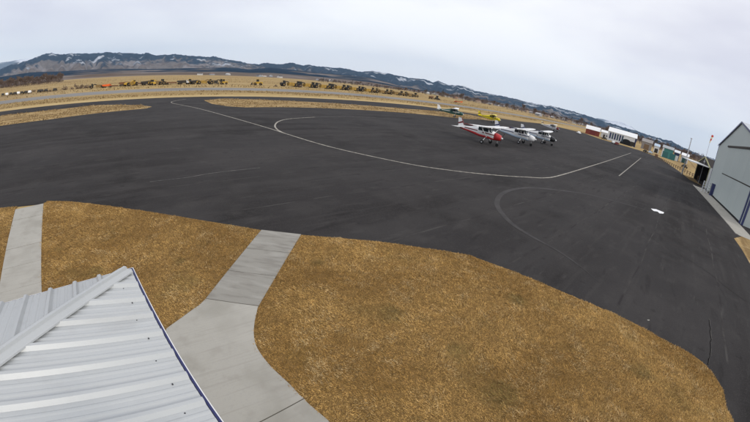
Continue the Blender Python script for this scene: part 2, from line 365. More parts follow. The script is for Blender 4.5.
def mount_fn(AZ, RR):
    h = 13500*np.tan(np.interp(AZ, *pd))+(fbm(AZ*300, AZ*0, 3, 4)-.5)*50
    t = np.clip(1-np.abs(RR-13500)/2800, 0, 1); X, Y = np.sin(AZ)*RR, np.cos(AZ)*RR
    Z = h*t*t*(3-2*t)-(1-np.abs(2*fbm(X/1500, Y/1500, 71, 4)-1)-.5)*150*t*(1-t)*4-60*(t < .02)
    n = fbm(X/900, Y/900, 81, 5); s = np.clip((n-.40)*8, 0, 1)[..., None]
    return Z, np.array([.12, .14, .17])*(1-s)+np.array([.75, .77, .82])*s
terrain('mountains', m_hill, np.linspace(10800, 16200, 40), 0, 500, -74, 74, mount_fn)

# apron
near_edge = [g(*q) for q in ((0,208.5),(18,207),(44,204.2),(48,201.5))]
near_edge2 = spline([g(*q) for q in ((48,201.5),(80,203),(150,212.5),(262,230.5),(301,235.5),(376,242),(426,249),(467,255.5),(480,260),(518,274),(580,300),(628,321),(657,337),(686,352),(702,363),(712,374),(722,390),(726,410))], 4)
far_edge = [eq(-160, 89.5), eq(100, 89.5)]
far_edge += [g(*q) for q in ((500,118.5),(520,121.5),(540,123.5),(560,127.5),(585,133.5),(600,139),(640,150.5),(660,158),(680,172),(690,180))]
hn = np.array([D_[1], -D_[0]])         # into the hangar
HC = (P_ := (np.array(g(715, 199)))) + D_*12.0     # far front corner of the big hangar
HW = 33.8
h_near = HC-D_*HW
apron = [eq(-160, 60), (-60, -14)]+[tuple(np.array(near_edge[0])+np.array((-22, -13)))]+near_edge+near_edge2[1:]+[(10.2,2.2),(8.2,-.8),(6.2,-3.5),(12,-14),(70,-14)]
apron += [tuple(h_near-D_*45+hn*2.5), tuple(HC+D_*4+hn*2.5)]
apron += list(reversed(far_edge[2:]))+[far_edge[1], far_edge[0]]
ap = MB().sheet([tuple(map(float, q)) for q in apron], 0.012).build('apron', m_asph, kind='structure')
# grass strips between apron and taxiway, grass patch by the hangar
isl1 = [eq(-160, 77), g(0,116), g(50,110.3), g(100,105), g(140,105.2), g(152,106.8), g(146,108.6), g(100,113), g(50,119.5), g(0,126), eq(-160, 58.5)]
MB().sheet(isl1, .018).build('grass_strip', m_verge, kind='structure')
isl2 = [g(*q) for q in ((204,100.5),(212,104),(228,106.4),(245,107.5),(280,107.2),(320,108),(370,110.5),(405,113),(440,116.2),(462,118.8),(480,119.6),(500,121.6),(470,114.8),(440,111.5),(405,108.8),(370,106),(320,102.5),(280,100.6),(245,99.2),(220,98.8))]
MB().sheet(isl2, .018).build('grass_strip', m_verge, kind='structure')
gp = [g(*q) for q in ((734,238.5),(741,236.5),(750,238.5),(768,244),(772,280),(750,264),(742,250))]
MB().sheet(gp, .018).build('grass_strip', m_verge, kind='structure')
# pale verge along the taxiway, then the runway
MB().sheet([eq(-300, 89.6), eq(150, 89.6), eq(150, 96), eq(-300, 96)], .006).build('verge', mat('pale verge', (.50, .38, .19), rough=.95, spec=.05, noise=.3, noise_col=(.42, .30, .14)), kind='structure')
MB().sheet([eq(-600, 121), eq(900, 121), eq(900, 143), eq(-600, 143)], .012).build('runway', m_run, kind='structure')
# markings, scuffs and the crack are parts of the apron
MB().ribbon(spline([g(*q) for q in ((186,99.2),(177,100.6),(171.5,102),(173,103.4),(182,105.2),(200,109),(240,120),(275,130.3),(283,133),(330,147),(400,162.5),(450,170.5),(497,175.5),(530,177.5),(545,178),(560,175.5),(590,166.5),(612,159.5),(631,153))], 10), .18, .024).build('taxi_line', m_line, ap)
MB().ribbon(spline([g(*q) for q in ((283,133),(277,129.5),(275,125.5),(279,121.5),(290,119),(315,117.3))], 10), .20, .028).build('taxi_line', m_line, ap)
MB().ribbon(spline([g(*q) for q in ((315,117.3),(350,116.8),(400,119.5))], 10), .22, .024).build('taxi_line', m_lineD, ap)
MB().ribbon([g(619,176), g(630,167), g(641,158)], .18, .024).build('taxi_line', m_line, ap)
MB().ribbon(spline([g(*q) for q in ((600,283),(578,265),(556,250),(532,237),(512,224),(500,211),(497,202),(502,194),(514,189.5),(532,188),(560,190.5),(590,195),(625,204),(655,212.5),(690,222))], 10), .34, .020, 45).build('tyre_scuff', m_track, ap)
MB().ribbon(spline([g(*q) for q in ((150,182),(185,178),(215,173),(260,168))], 8), .08, .020).build('tyre_scuff', m_lineD, ap)
def blob(cx, cy, rx, ry, nv=18, jag=.3):
    o = []
    for k in range(nv):
        t = 2*math.pi*k/nv; r_ = 1+rng.uniform(-jag, jag); o.append(g(cx+rx*r_*math.cos(t), cy+ry*r_*math.sin(t)))
    return o
MB().sheet([g(*q) for q in ((650.8,208.8),(656,209.4),(664,212.6),(663.2,213.9),(659.5,213.6),(657.4,211.8),(653.5,211.2))], .026).build('white_mark', m_patch, ap)
MB().sheet(blob(648, 320.5, 1.3, .6, 8, .4), .026).build('pale_spot', mat('pale speck', (.28, .27, .24)), ap)
cr_pts = []
for k in range(17):
    t = k/16; cr_pts.append(g(709.4-2*t+2.2*math.sin(t*3)+rng.uniform(-.7, .7), 320+45*t))
MB().ribbon(cr_pts, .034, .022).build('crack', m_crack, ap)
MB().ribbon([(x+.05, y+.03) for x, y in cr_pts], .05, .019).build('crack_lip', m_lineD, ap)

# paving seams along the runway direction and wandering cracks across them
m_seam = mat('paving seam', (.064, .060, .057), rough=.92, spec=.09, noise=.55, noise_col=(.033, .030, .030), ramp=(.40, .58))
m_seal = mat('crack sealant', (.011, .0105, .0105), rough=.8, spec=.1, noise=.8, noise_col=(.030, .0275, .027), ramp=(.45, .62))
def inside(poly, X, Y):
    P = np.array(poly); r = np.zeros(X.shape, bool); j = len(P)-1
    for i in range(len(P)):
        c = ((P[i, 1] > Y) != (P[j, 1] > Y)) & (X < (P[j, 0]-P[i, 0])*(Y-P[i, 1])/(P[j, 1]-P[i, 1]+1e-12)+P[i, 0]); r ^= c; j = i
    return r
def on_apron(pts):
    X = np.array([q[0] for q in pts]); Y = np.array([q[1] for q in pts]); k = inside(apron, X, Y) & ~inside(isl1, X, Y) & ~inside(isl2, X, Y) & ~inside(gp, X, Y) & (Y > 5)
    runs = []; cur = []
    for ok, q in zip(k, pts):
        if ok: cur.append(q)
        else:
            if len(cur) > 4: runs.append(cur)
            cur = []
    if len(cur) > 4: runs.append(cur)
    return runs
for i_, q_ in enumerate(np.arange(-46, 60, 4.6)):
    o_ = rng.uniform(-.6, .6)
    for run in on_apron([eq(e_, q_+o_+.05*math.sin(e_*.7+i_)) for e_ in np.arange(-110, 200, 1.0)]): MB().ribbon(run, rng.uniform(.05, .11), .0155).build('paving_seam', m_seam, ap)
for i_ in range(26):
    e0, q0_ = rng.uniform(-60, 90), rng.uniform(-40, 45); a_ = rng.choice((R(90), R(90), R(20), R(-15)))+rng.uniform(-.25, .25); x_, y_ = e0, q0_; pts_ = []
    for _ in range(rng.randint(18, 60)):
        a_ += rng.uniform(-.22, .22); x_ += .45*math.cos(a_); y_ += .45*math.sin(a_); pts_.append(eq(x_, y_))
    for run in on_apron(pts_): MB().ribbon(run, rng.uniform(.03, .07), .0180).build('sealed_crack', m_seal if i_ % 3 else m_seam, ap)

# ------------------------------------------------------------------ lawns and walks
KZ = .05
walk_r = spline([g(*q) for q in ((301,235.5),(282,266.5),(262,298),(256.5,315),(254,330),(255,343),(260,354),(271,368),(290,386),(303,400),(326,420))], 5)
aL = np.array(walk_r[-1]); walk_r += [tuple(aL+A_*k) for k in (3., 6.)]
lawnR = walk_r+[(6.2,-3.5),(8.2,-.8),(10.2,2.2)]+[q for q in reversed(near_edge2) if q[0] > walk_r[0][0]+.02]
walk_l = spline([g(*q) for q in ((261.5,231),(235,263.5),(206,300),(191,312.5),(167,330))], 5)
C0 = np.array(g(129.5, 268.2, 3.8))+A_*.04-B_*.035        # eave corner of the office roof in plan
EAVE = 3.8; RISE = .25; OVER = .55
wall_c = C0+A_*OVER-B_*OVER
s2a, s2b = np.array(g(43.7,204.5)), np.array(g(42,288)); s1a, s1b = np.array(g(16.2,208.6)), np.array(g(0,280))
sd_ = (s2a-s2b)/np.linalg.norm(s2a-s2b)
wall_line = lambda P, d: tuple(P+d*(((wall_c-P)@(-A_))/(d@(-A_))))      # meet the wall under the left eave
s2e = wall_line(s2a, -sd_); s1e = wall_line(s1a, -sd_)
lawnL = [tuple(s2a)]+[q for q in near_edge2 if q[0] < walk_l[0][0]-.02]+walk_l+[tuple(C0-A_*.9-B_*.55), tuple(wall_c-A_*.02), s2e]
lawnFL = [s1e, tuple(s1a), near_edge[1], near_edge[0], tuple(np.array(near_edge[0])+np.array((-22, -13))), tuple(np.array(s1e)+np.array((-14, -14)))]
lawn_polys = [lawnR, lawnL, lawnFL]
def inside(poly, X, Y):
    P = np.array(poly); r = np.zeros(X.shape, bool); j = len(P)-1
    for i in range(len(P)):
        c = ((P[i, 1] > Y) != (P[j, 1] > Y)) & (X < (P[j, 0]-P[i, 0])*(Y-P[i, 1])/(P[j, 1]-P[i, 1]+1e-12)+P[i, 0]); r ^= c; j = i
    return r
for p_ in lawn_polys: MB().prism([tuple(map(float, q)) for q in p_], -.03, KZ-.015).build('lawn', m_soil, kind='structure')
spots = [(392,314,.8),(517,300,.55),(98,271,.5),(180,262,.35),(60,250,.45),(318,218+45,.4),(455,352,.7),(640,372,.7),(500,395,.6),(230,225,.3)]
def grass(poly, dens, name):
    P = np.array(poly); x0, y0 = P.min(0)-.1; x1, y1 = P.max(0); x0 = max(x0, -26); y0 = max(y0, -1.5)
    n = int((x1-x0)*(y1-y0)*dens); X = nrg.uniform(x0, x1, n); Y = nrg.uniform(y0, y1, n); k = inside(poly, X+(fbm(X*2.5, Y*2.5, 7, 3)-.5)*.16, Y+(fbm(X*2.5+40, Y*2.5, 8, 3)-.44)*.18); X, Y = X[k], Y[k]; n = len(X)
    big = fbm(X*.55, Y*.55, 101, 4); mid = fbm(X*2.2, Y*2.2, 111, 4)
    keep = nrg.uniform(0, 1, n) < .55+.9*mid; X, Y, big, mid = X[keep], Y[keep], big[keep], mid[keep]; n = len(X)
    ang = nrg.uniform(0, 2*math.pi, n)*.75+fbm(X*.8, Y*.8, 121, 3)*6; ln = nrg.uniform(.03, .085, n)*(.7+.7*mid); wd = nrg.uniform(.005, .010, n)
    tilt = nrg.uniform(.12, .75, n)**1.1
    dx, dy = np.cos(ang), np.sin(ang); hx = ln*np.cos(tilt); hz = ln*np.sin(tilt)
    z0 = KZ-.016
    V = np.zeros((n, 4, 3)); V[:, 0] = np.stack([X-dy*wd/2, Y+dx*wd/2, np.full(n, z0)], 1); V[:, 1] = np.stack([X+dy*wd/2, Y-dx*wd/2, np.full(n, z0)], 1)
    V[:, 2] = np.stack([X+dx*hx*.55+dy*wd*.45, Y+dy*hx*.55-dx*wd*.45, z0+hz*.7], 1); V[:, 3] = np.stack([X+dx*hx, Y+dy*hx, z0+hz], 1)
    i = np.arange(n)*4; F = np.concatenate([np.stack([i, i+1, i+2], 1), np.stack([i, i+2, i+3], 1)])
    me = bpy.data.meshes.new(name); me.vertices.add(4*n); me.vertices.foreach_set('co', V.astype(np.float32).reshape(-1))
    me.loops.add(6*n); me.loops.foreach_set('vertex_index', F.astype(np.int32).reshape(-1)); me.polygons.add(2*n); me.polygons.foreach_set('loop_start', np.arange(0, 6*n, 3, dtype=np.int32)); me.update(calc_edges=True)
    straw = np.array([.64, .405, .14]); brown = np.array([.42, .245, .075]); pale = np.array([.78, .58, .30]); green = np.array([.15, .145, .055])
    r_ = nrg.uniform(0, 1, n); f1 = np.clip((big-.38)*3+(r_-.5)*.9, 0, 1)[:, None]; C = straw*(1-f1)+brown*f1
    f2 = np.clip((mid-.5)*3+(nrg.uniform(0, 1, n)-.74)*2, 0, 1)[:, None]; C = C*(1-f2)+pale*f2
    gr = np.zeros(n)
    for sx, sy, rad in spots:
        c = g(sx, sy); gr = np.maximum(gr, np.exp(-((X-c[0])**2+(Y-c[1])**2)/rad**2*3.))
    gr = np.clip((gr*1.1+.35*(fbm(X*.9, Y*.9, 131, 4)-.62)*4)*(.3+nrg.uniform(0, 1.1, n)), 0, .55)[:, None]; C = C*(1-gr)+green*gr
    C = C*nrg.uniform(.40, 1.25, n)[:, None]*(.62+.72*fbm(X*9, Y*9, 141, 3))[:, None]
    ca = me.color_attributes.new('Col', 'FLOAT_COLOR', 'POINT'); C4 = np.repeat(np.concatenate([C, np.ones((n, 1))], 1), 4, 0)
    ca.data.foreach_set('color', C4.astype(np.float32).reshape(-1))
    me.materials.append(mat('dry grass blades', (.5, .3, .1), rough=.9, spec=.08, attr='Col'))
    o = bpy.data.objects.new(name, me); COL.objects.link(o); o['kind'] = 'stuff'; return tag(o, None or 'dry golden grass', 'grass')
gl = ['dry golden grass of the wide lawn right of the curved path', 'dry golden grass of the lawn between the two walks', 'dry grass left of the straight far walk at the frame edge']
for p_, d_, l_ in zip(lawn_polys, (3000, 2400, 1500), gl): grass(p_, d_, 'lawn_grass')['label'] = l_

# straight walk on the left: slabs with recessed joints
walk1 = bpy.data.objects.new('sidewalk', None); COL.objects.link(walk1); walk1['kind'] = 'structure'
Lw = np.linalg.norm(np.array(s2e)-s2a); wv = s1a-s2a; wv = wv-sd_*(wv@sd_); nsl = int(round(Lw/1.62))
for k in range(nsl):
    a, b = Lw*k/nsl+.010, Lw*(k+1)/nsl-.010; dz = rng.uniform(-.004, .004)
    p4 = [s2a-sd_*a, s2a-sd_*b, s2a-sd_*b+wv, s2a-sd_*a+wv]
    MB().prism([tuple(map(float, q)) for q in p4], -.05, KZ+.006+dz).build('slab', m_conc, walk1)
# path to the building: grey slabs near the apron, one broad pale pour along the eave
path = bpy.data.objects.new('footpath', None); COL.objects.link(path); path['kind'] = 'structure'
ul, ur, ll, lr = (np.array(g(*q)) for q in ((261.5,231),(301,235.5),(206,300),(258.5,307.5)))
for k in range(3):
    t0, t1 = k/3, (k+1)/3; e0, e1 = (.0 if k == 0 else .0022), (.0022 if k < 2 else .004)
    p4 = [ul+(ll-ul)*(t0+e0), ul+(ll-ul)*(t1-e1), ur+(lr-ur)*(t1-e1), ur+(lr-ur)*(t0+e0)]
    MB().prism([tuple(map(float, q)) for q in p4], -.05, KZ+.006+rng.uniform(-.003, .003)).build('slab', m_conc2, path)
j0, j1 = np.array(g(304,400)), np.array(g(263,422)); jd = (j1-j0)/np.linalg.norm(j1-j0)
jw = j0+jd*((wall_c+B_*.02-j0)@B_)/(jd@B_)
lo_l = [q for q in walk_l if q[1] < ll[1]-.03]; up_r = [q for q in walk_r if q[1] < lr[1]-.03 and (np.array(q)-j0)@A_ < -.02]
s_ = .012
pour = [tuple(ll+np.array((0, -s_)))]+lo_l+[tuple(C0-A_*.88-B_*.54), tuple(jw-A_*s_), tuple(j0-A_*s_)]+list(reversed(up_r))+[tuple(lr+np.array((0, -s_)))]
MB().prism([tuple(map(float, q)) for q in pour], -.05, KZ+.007).build('slab', m_conc, path)
rest_r = [q for q in walk_r if (np.array(q)-j0)@A_ > .02]
pour2 = [tuple(j0+A_*s_), tuple(jw+A_*s_), tuple(jw+A_*9), tuple(np.array(rest_r[-1])+A_*1.0)]+list(reversed(rest_r))
MB().prism([tuple(map(float, q)) for q in pour2], -.05, KZ+.004).build('slab', m_conc, path)
m_joint = mat('joint dirt', (.10, .09, .075), rough=1)
MB().ribbon([tuple((ll+lr)/2+(ll-lr)*.49), tuple((ll+lr)/2-(ll-lr)*.49)], .06, KZ-.004).build('joint', m_joint, path)
MB().ribbon([tuple(j0-jd*.0), tuple(jw)], .06, KZ-.004).build('joint', m_joint, path)

# ------------------------------------------------------------------ office building with ribbed hip roof under the camera
off = thing('office_building', 'office building with white ribbed metal hip roof and blue eave trim in the foreground', 'building')
LA, LB = 18.0, 11.0        # eave lengths along A_ and against B_
def rp_(u, v): P = C0+A_*u-B_*v; return P       # plan point u along the right eave, v towards the inside
wallm = MB().prism([tuple(map(float, rp_(u, v))) for u, v in ((OVER, OVER), (LA-OVER, OVER), (LA-OVER, LB-OVER), (OVER, LB-OVER))], -.02, EAVE-.02)
wallm.build('wall', m_wall, off)
def rib_profile(n_rib, sp_=.305):
    """(u, height) across one sheet of n_rib major ribs"""
    o = []
    for k in range(n_rib):
        c = k*sp_
        o += [(c+.006, 0), (c+.030, .036), (c+.064, .036), (c+.090, 0), (c+.135, 0), (c+.150, .006), (c+.165, .006), (c+.180, 0), (c+.222, 0), (c+.237, .006), (c+.252, .006), (c+.267, 0)]
    return o
SHW = .915
def roof_plane(length, depth, org, du, dv, name):
    """du along the eave, dv inwards, both plan unit vectors"""
    k = 0
    while k*SHW < length-.01:
        pr = [(k*SHW+.001, 0)]+[(k*SHW+u, h) for u, h in rib_profile(3)]+[((k+1)*SHW+.0, 0)]
        ext = []
        for (u0, h0), (u1, h1) in zip(pr, pr[1:]): ext += [(u0, h0)]
        ext.append(pr[-1]); ext = [(min(u, length), h) for u, h in ext if u <= length+.3]
        mb = MB(); V = []; F = []
        for u, h in ext:
            vm = max(min(u, length-u, depth/2)-.012, .01); zt = .012*(k % 2)*0
            for v in (-.05, vm):
                P = org+du*u+dv*v; V.append((P[0], P[1], EAVE+v*RISE+h+zt))
        for i in range(len(ext)-1): F.append((2*i, 2*i+2, 2*i+3, 2*i+1))
        mb.add(V, F); mb.build('roof_sheet', m_roof, name); k += 1
roof = MB()
hr = LB/2*RISE
for pts in (((0,0),(LA,0),(LA-LB/2,LB/2),(LB/2,LB/2)), ((0,LB),(0,0),(LB/2,LB/2)), ((LA,LB),(0,LB),(LB/2,LB/2),(LA-LB/2,LB/2)), ((LA,0),(LA,LB),(LA-LB/2,LB/2))):
    V = []
    for u, v in pts:
        P = rp_(u, v); V.append((P[0], P[1], EAVE-.02+(hr if 0 < v < LB else 0)))
    roof.add(V, [tuple(range(len(V)))])
P4 = [tuple(map(float, rp_(u, v))) for u, v in ((0,0),(LA,0),(LA,LB),(0,LB))]
roof.add([(x, y, EAVE-.021) for x, y in P4], [(3, 2, 1, 0)])
rd = roof.build('roof', mat('roof deck', (.2, .2, .2), rough=.9), off)
roof_plane(LA, LB, C0, A_, -B_, rd)
roof_plane(LB, LB, C0, -B_, A_, rd)
roof_plane(LA, LB, C0-B_*LB, A_, B_, rd)
roof_plane(LB, LB, C0+A_*LA, -B_, -A_, rd)
# folded hip cap with two raised hems
def hip_cap(c, inw, name):
    d = np.array([inw[0], inw[1]]); sd2 = np.array([-d[1], d[0]])
    prf = [(-.108, .026), (-.104, .040), (-.086, .044), (-.080, .036), (-.030, .048), (-.018, .074), (.018, .074), (.030, .048), (.080, .036), (.086, .044), (.104, .040), (.108, .026)]
    ln = LB/2*math.sqrt(2); V = []; n = len(prf)
    for t in (.03, ln):
        for s, h in prf:
            P = c+d*t+sd2*s; z = EAVE+t/math.sqrt(2)*RISE-abs(s)*RISE/math.sqrt(2)+h
            V.append((P[0], P[1], z))
    for k in range(n): V.append((V[k][0], V[k][1], V[k][2]-.012))
    F = [(i, i+1, n+i+1, n+i) for i in range(n-1)]+[(i, 2*n+i, 2*n+i+1, i+1) for i in range(n-1)]
    return MB().add(V, F).build('hip_cap', m_roof, name)
for c, s1_, s2_ in ((rp_(0, 0), 1, 1), (rp_(LA, 0), -1, 1), (rp_(0, LB), 1, -1), (rp_(LA, LB), -1, -1)):
    v = A_*s1_-B_*s2_; hip_cap(np.array(c), v/np.linalg.norm(v), rd)
a, b = rp_(LB/2-.1, LB/2), rp_(LA-LB/2+.1, LB/2)
MB().box(((a[0]+b[0])/2, (a[1]+b[1])/2, EAVE+hr+.05), (LA-LB+.2, .3, .03), rz=heading(A_)).build('ridge_cap', m_roof, rd)
for (u0, v0, u1, v1, ax, side) in ((0, 0, LA, 0, A_, B_), (0, 0, 0, LB, -B_, -A_), (0, LB, LA, LB, A_, -B_), (LA, 0, LA, LB, -B_, A_)):
    m0 = (np.array(rp_(u0, v0))+np.array(rp_(u1, v1)))/2; ln = math.hypot(u1-u0, v1-v0)
    for off_, wd_, z_, h_, mt_, nm_ in ((.020, .03, -.115, .19, m_navy, 'fascia'), (.046, .022, -.035, .012, m_gutter, 'gutter'), (.068, .020, -.062, .075, m_blue, 'gutter_lip'), (.083, .008, -.030, .008, m_white, 'drip_edge')):
        P = m0+side*off_; MB().box((P[0], P[1], EAVE+z_), (ln+2*off_, wd_, h_), rz=heading(ax)).build(nm_, mt_, rd)
sc = MB()
for u, v in [(rng.uniform(.4, 4.5), rng.uniform(.1, 2.4)) for _ in range(7)]:
    if v < min(u, 4)-.25:
        P = rp_(round(u/.305)*.305+.11+rng.choice((0, .09)), v); sc.tube((P[0], P[1], EAVE+v*RISE-.002), (P[0], P[1], EAVE+v*RISE+.005), .0055, n=6)
for k in range(14):
    P = rp_(k*.305+.11, .10+.03*(k % 2)); sc.tube((P[0], P[1], EAVE+.02), (P[0], P[1], EAVE+.035), .007, n=6)
o = sc.build('roof_screws', m_screw, rd); o['kind'] = 'stuff'

# ------------------------------------------------------------------ big sage hangar on the right
def basis(o, c, d, zr=0): o.location = (c[0], c[1], 0); o.rotation_euler = (0, 0, heading(d)); return o
# local frame: x from far corner to near corner along the front, y outwards from the front (towards the apron)
hg = thing('hangar', 'big sage green metal hangar with gable front and blue roof trim at right edge', 'hangar')
hd = -D_; basis(hg, HC, hd)
# rotate so +x = hd ; +y = left of hd
EV, AP, DEP = 9.8, 13.75, 30.0
ysg = 1 if (np.array([-hd[1], hd[0]])@(-hn)) > 0 else -1      # +1: local +y faces the apron
Yo = lambda y: y*ysg
def pan(mb, x0, x1, y0, y1, z0, z1): return mb.box(((x0+x1)/2, Yo((y0+y1)/2), (z0+z1)/2), (abs(x1-x0), abs(y1-y0), abs(z1-z0)))
body = MB()
prof5 = [(0, 0), (HW, 0), (HW, EV), (HW/2, AP), (0, EV)]
V = [(x, Yo(0), z) for x, z in prof5]+[(x, Yo(-DEP), z) for x, z in prof5]
body.add(V, [(0,1,2,3,4), (9,8,7,6,5), (0,5,6,1), (1,6,7,2), (4,9,5,0)]); body.build('wall', m_hang, hg)
rf = MB()
for xa, xb in ((-.2, HW/2), (HW/2, HW+.2)):
    za = EV-.2*(AP-EV)/(HW/2)+.02 if xa < 0 else AP+.02; zb = AP+.02 if xa < 0 else EV-.2*(AP-EV)/(HW/2)+.02
    V = [(xa, Yo(.15), za), (xb, Yo(.15), zb), (xb, Yo(-DEP-.3), zb), (xa, Yo(-DEP-.3), za)]
    rf.add(V+[(x, y, z+.12) for x, y, z in V], [(0,1,2,3), (4,7,6,5), (0,4,5,1), (1,5,6,2), (2,6,7,3), (3,7,4,0)])
hr_ = rf.build('roof', m_hroof, hg)
for xa, xb in ((-.2, HW/2), (HW/2, HW+.2)):
    za = EV-.12 if xa < 0 else AP; zb = AP if xa < 0 else EV-.12
    V = [(xa, Yo(.16), za-.12), (xb, Yo(.16), zb-.12), (xb, Yo(.16), zb+.18), (xa, Yo(.16), za+.18)]
    MB().add(V+[(x, Yo(.22), z) for x, _, z in V], [(0,1,2,3), (4,7,6,5), (0,4,5,1), (1,5,6,2), (2,6,7,3), (3,7,4,0)]).build('rake_trim', m_blue, hr_)
pan(MB(), -.06, .22, -.2, .06, 0, EV-.2).build('corner_trim', m_blue, hg)
pan(MB(), HW-.22, HW+.06, -.2, .06, 0, EV-.2).build('corner_trim', m_navy, hg)
# vertical wall sheets left of the door and on the gable, door leaves
DX0, DX1, DZ = 11.0, 32.6, 9.45
for k in range(5):
    x0 = .26+k*2.13; pan(MB(), x0, x0+2.11, 0, .035, .25, EV-.45).build('wall_sheet', m_hang, hg)
nd = 4
for k in range(nd):
    x0 = DX0+(DX1-DX0)*k/nd; x1 = DX0+(DX1-DX0)*(k+1)/nd
    pan(MB(), x0+.012, x1-.012, 0, .09, .12, 4.62).build('door_leaf', m_hang2, hg)
    pan(MB(), x0+.012, x1-.012, 0, .09, 4.80, DZ).build('door_leaf', m_hang2, hg)
pan(MB(), DX0, DX1, 0, .02, 4.60, 4.82).build('door_seam', m_steel, hg)
pan(MB(), DX0-.8, DX1+.6, 0, .22, DZ+.05, DZ+.34).build('door_track', m_steel, hg)
pan(MB(), .2, DX1, .02, .12, .02, .24).build('base_seal', m_dark, hg)
pan(MB(), DX1+.02, DX1+.42, 0, .14, 0, DZ).build('door_post', m_navy, hg)
pan(MB(), -1.5, HW+9, .3, 2.6, -.05, .03).build('concrete_strip', m_conc, hg)
pan(MB(), -1.5, HW+9, 2.6, 2.95, -.05, .09).build('concrete_curb', m_conc, hg)

# ------------------------------------------------------------------ smaller hangar beyond, its door swung open as a canopy
q0 = np.array(g(703.9, 187.5)); q1d = D_
h2 = thing('small_hangar', 'open small hangar with dark doorway and raised white door beside the big hangar', 'hangar')
v = ray(692.2, 179); nrm = np.array([-D_[1], D_[0]]); t_ = (q0@nrm)/(np.array([v[0], v[1]])@nrm); q1 = np.array([v[0], v[1]])*t_
W2 = float(np.clip((q1-q0)@D_, 7, 22)); print('W2', (q1-q0)@D_, q0, q1); Z2 = 4.7; A2 = 6.6
basis(h2, q0+D_*W2, -D_)
ax = W2+1.4
def pb2(x0, x1, y0, y1, z0, z1): return pan(MB(), x0, x1, y0, y1, z0, z1)
pb2(-.5, 0.0, -9, 0, 0, Z2).build('side_wall', m_whitew, h2); pb2(W2, W2+.5, -9, 0, 0, Z2).build('side_wall', m_whitew, h2)
pb2(0, W2, -9, -8.8, 0, Z2).build('back_wall', m_inside, h2); pb2(0, W2, -8.8, 0, -.02, .03).build('floor', m_inside, h2)  # inside faces near-black: the shade behind the open door is in the colour
pb2(0.02, .05, -8.8, -.05, .03, Z2).build('inner_shade', m_inside, h2); pb2(W2-.05, W2-.02, -8.8, -.05, .03, Z2).build('inner_shade', m_inside, h2)  # thin sheets added to paint that shade over the white side walls
gm = MB(); V = [(-.5, Yo(.02), Z2), (W2+.5, Yo(.02), Z2), (W2/2, Yo(.02), A2)]
gm.add(V+[(x, Yo(-9), z) for x, _, z in V], [(0,1,2), (5,4,3), (0,3,4,1), (1,4,5,2), (2,5,3,0)]); gm.build('gable_roof', m_inside, h2)
for xa, za, xb, zb in ((-.7, Z2-.1, W2/2, A2+.1), (W2/2, A2+.1, W2+.7, Z2-.1)):
    MB().tube((xa, Yo(.1), za), (xb, Yo(.1), zb), .16, n=4).build('rake_trim', m_trimy, h2)
pb2(-.55, -.02, 0, .08, 0, Z2).build('door_post', m_trimy, h2); pb2(W2+.02, W2+.55, 0, .08, 0, Z2).build('door_post', m_trimy, h2)
MB().box((W2/2, Yo(2.4), Z2-.05), (W2, 4.8, .22)).build('raised_door', m_white, h2)
for x in (.6, W2-.6): MB().tube((x, Yo(.1), 2.6), (x, Yo(3.2), Z2-.2), .035, n=6).build('door_ram', m_steel, h2)

# mast, windsock, box, fence between the hangars
def at_range(px, py, dist): v = ray(px, py); h = math.hypot(v[0], v[1]); return (v[0]/h*dist, v[1]/h*dist, CAM_H+v[2]/h*dist)
x, y, zt = at_range(691.5, 139, 112)
ms = thing('light_mast', 'plain grey light mast standing behind the open small hangar', 'mast', (x, y, 0))
MB().tube((0, 0, 0), (0, 0, zt), .20, .12, n=8).build('pole', m_metal, ms); MB().box((0, 0, zt+.1), (.5, .25, .25)).build('lamp_head', m_metal, ms); MB().tube((0, 0, 0), (0, 0, .4), .35, .3, n=8).build('base', m_conc, ms)
x, y, zt = at_range(709.5, 143.5, 98)
wsx = thing('windsock', 'red and pale windsock drooping from a thin pole behind the hangars', 'windsock', (x, y, 0))
MB().tube((0, 0, 0), (0, 0, zt+.9), .07, .04, n=6).build('pole', m_metal, wsx)
sk = (.35, .1, .93)
for k in range(4):
    a = Vector(sk)*(k*.5); b = Vector(sk)*((k+1)*.5)
    MB().tube((a.x, a.y, zt+.2+a.z), (b.x, b.y, zt+.2+b.z), (.14+.04*k), (.18+.04*k), n=10).build('sock_band', (m_sockr if k % 2 else m_sockw), wsx)
MB().tube((-.2, 0, zt*.55), (.2, 0, zt*.55), .18, n=8).build('obstruction_light', m_metal, wsx)
x, y = g(710.5, 195.5)
ub = thing('utility_cabinet', 'dark blue utility cabinet with yellow edge at the far corner of the big hangar', 'cabinet', (x, y, 0), heading(D_))
MB().box((0, 0, 1.1), (.9, .7, 2.2)).build('body', m_navy, ub); MB().box((.5, 0, 1.15), (.12, .74, 2.3)).build('side_trim', m_trimy, ub); MB().box((0, 0, 2.24), (1.0, .8, .08)).build('lid', m_navy, ub)
fa = np.array(at_range(706, 176, 78)[:2]); fb = np.array(at_range(716, 183, 80)[:2]); fd = fb-fa; fl = np.linalg.norm(fd)
fe = thing('rail_fence', 'pale rail fence closing the gap between the two hangars', 'fence', (fa[0], fa[1], 0), heading(fd))
for k in range(5): MB().box((fl*k/4, 0, 1.1), (.12, .12, 2.2)).build('post', m_whitew, fe)
for z in (.5, 1.0, 1.5, 2.0): MB().box((fl/2, .08, z), (fl, .05, .12)).build('rail', m_whitew, fe)

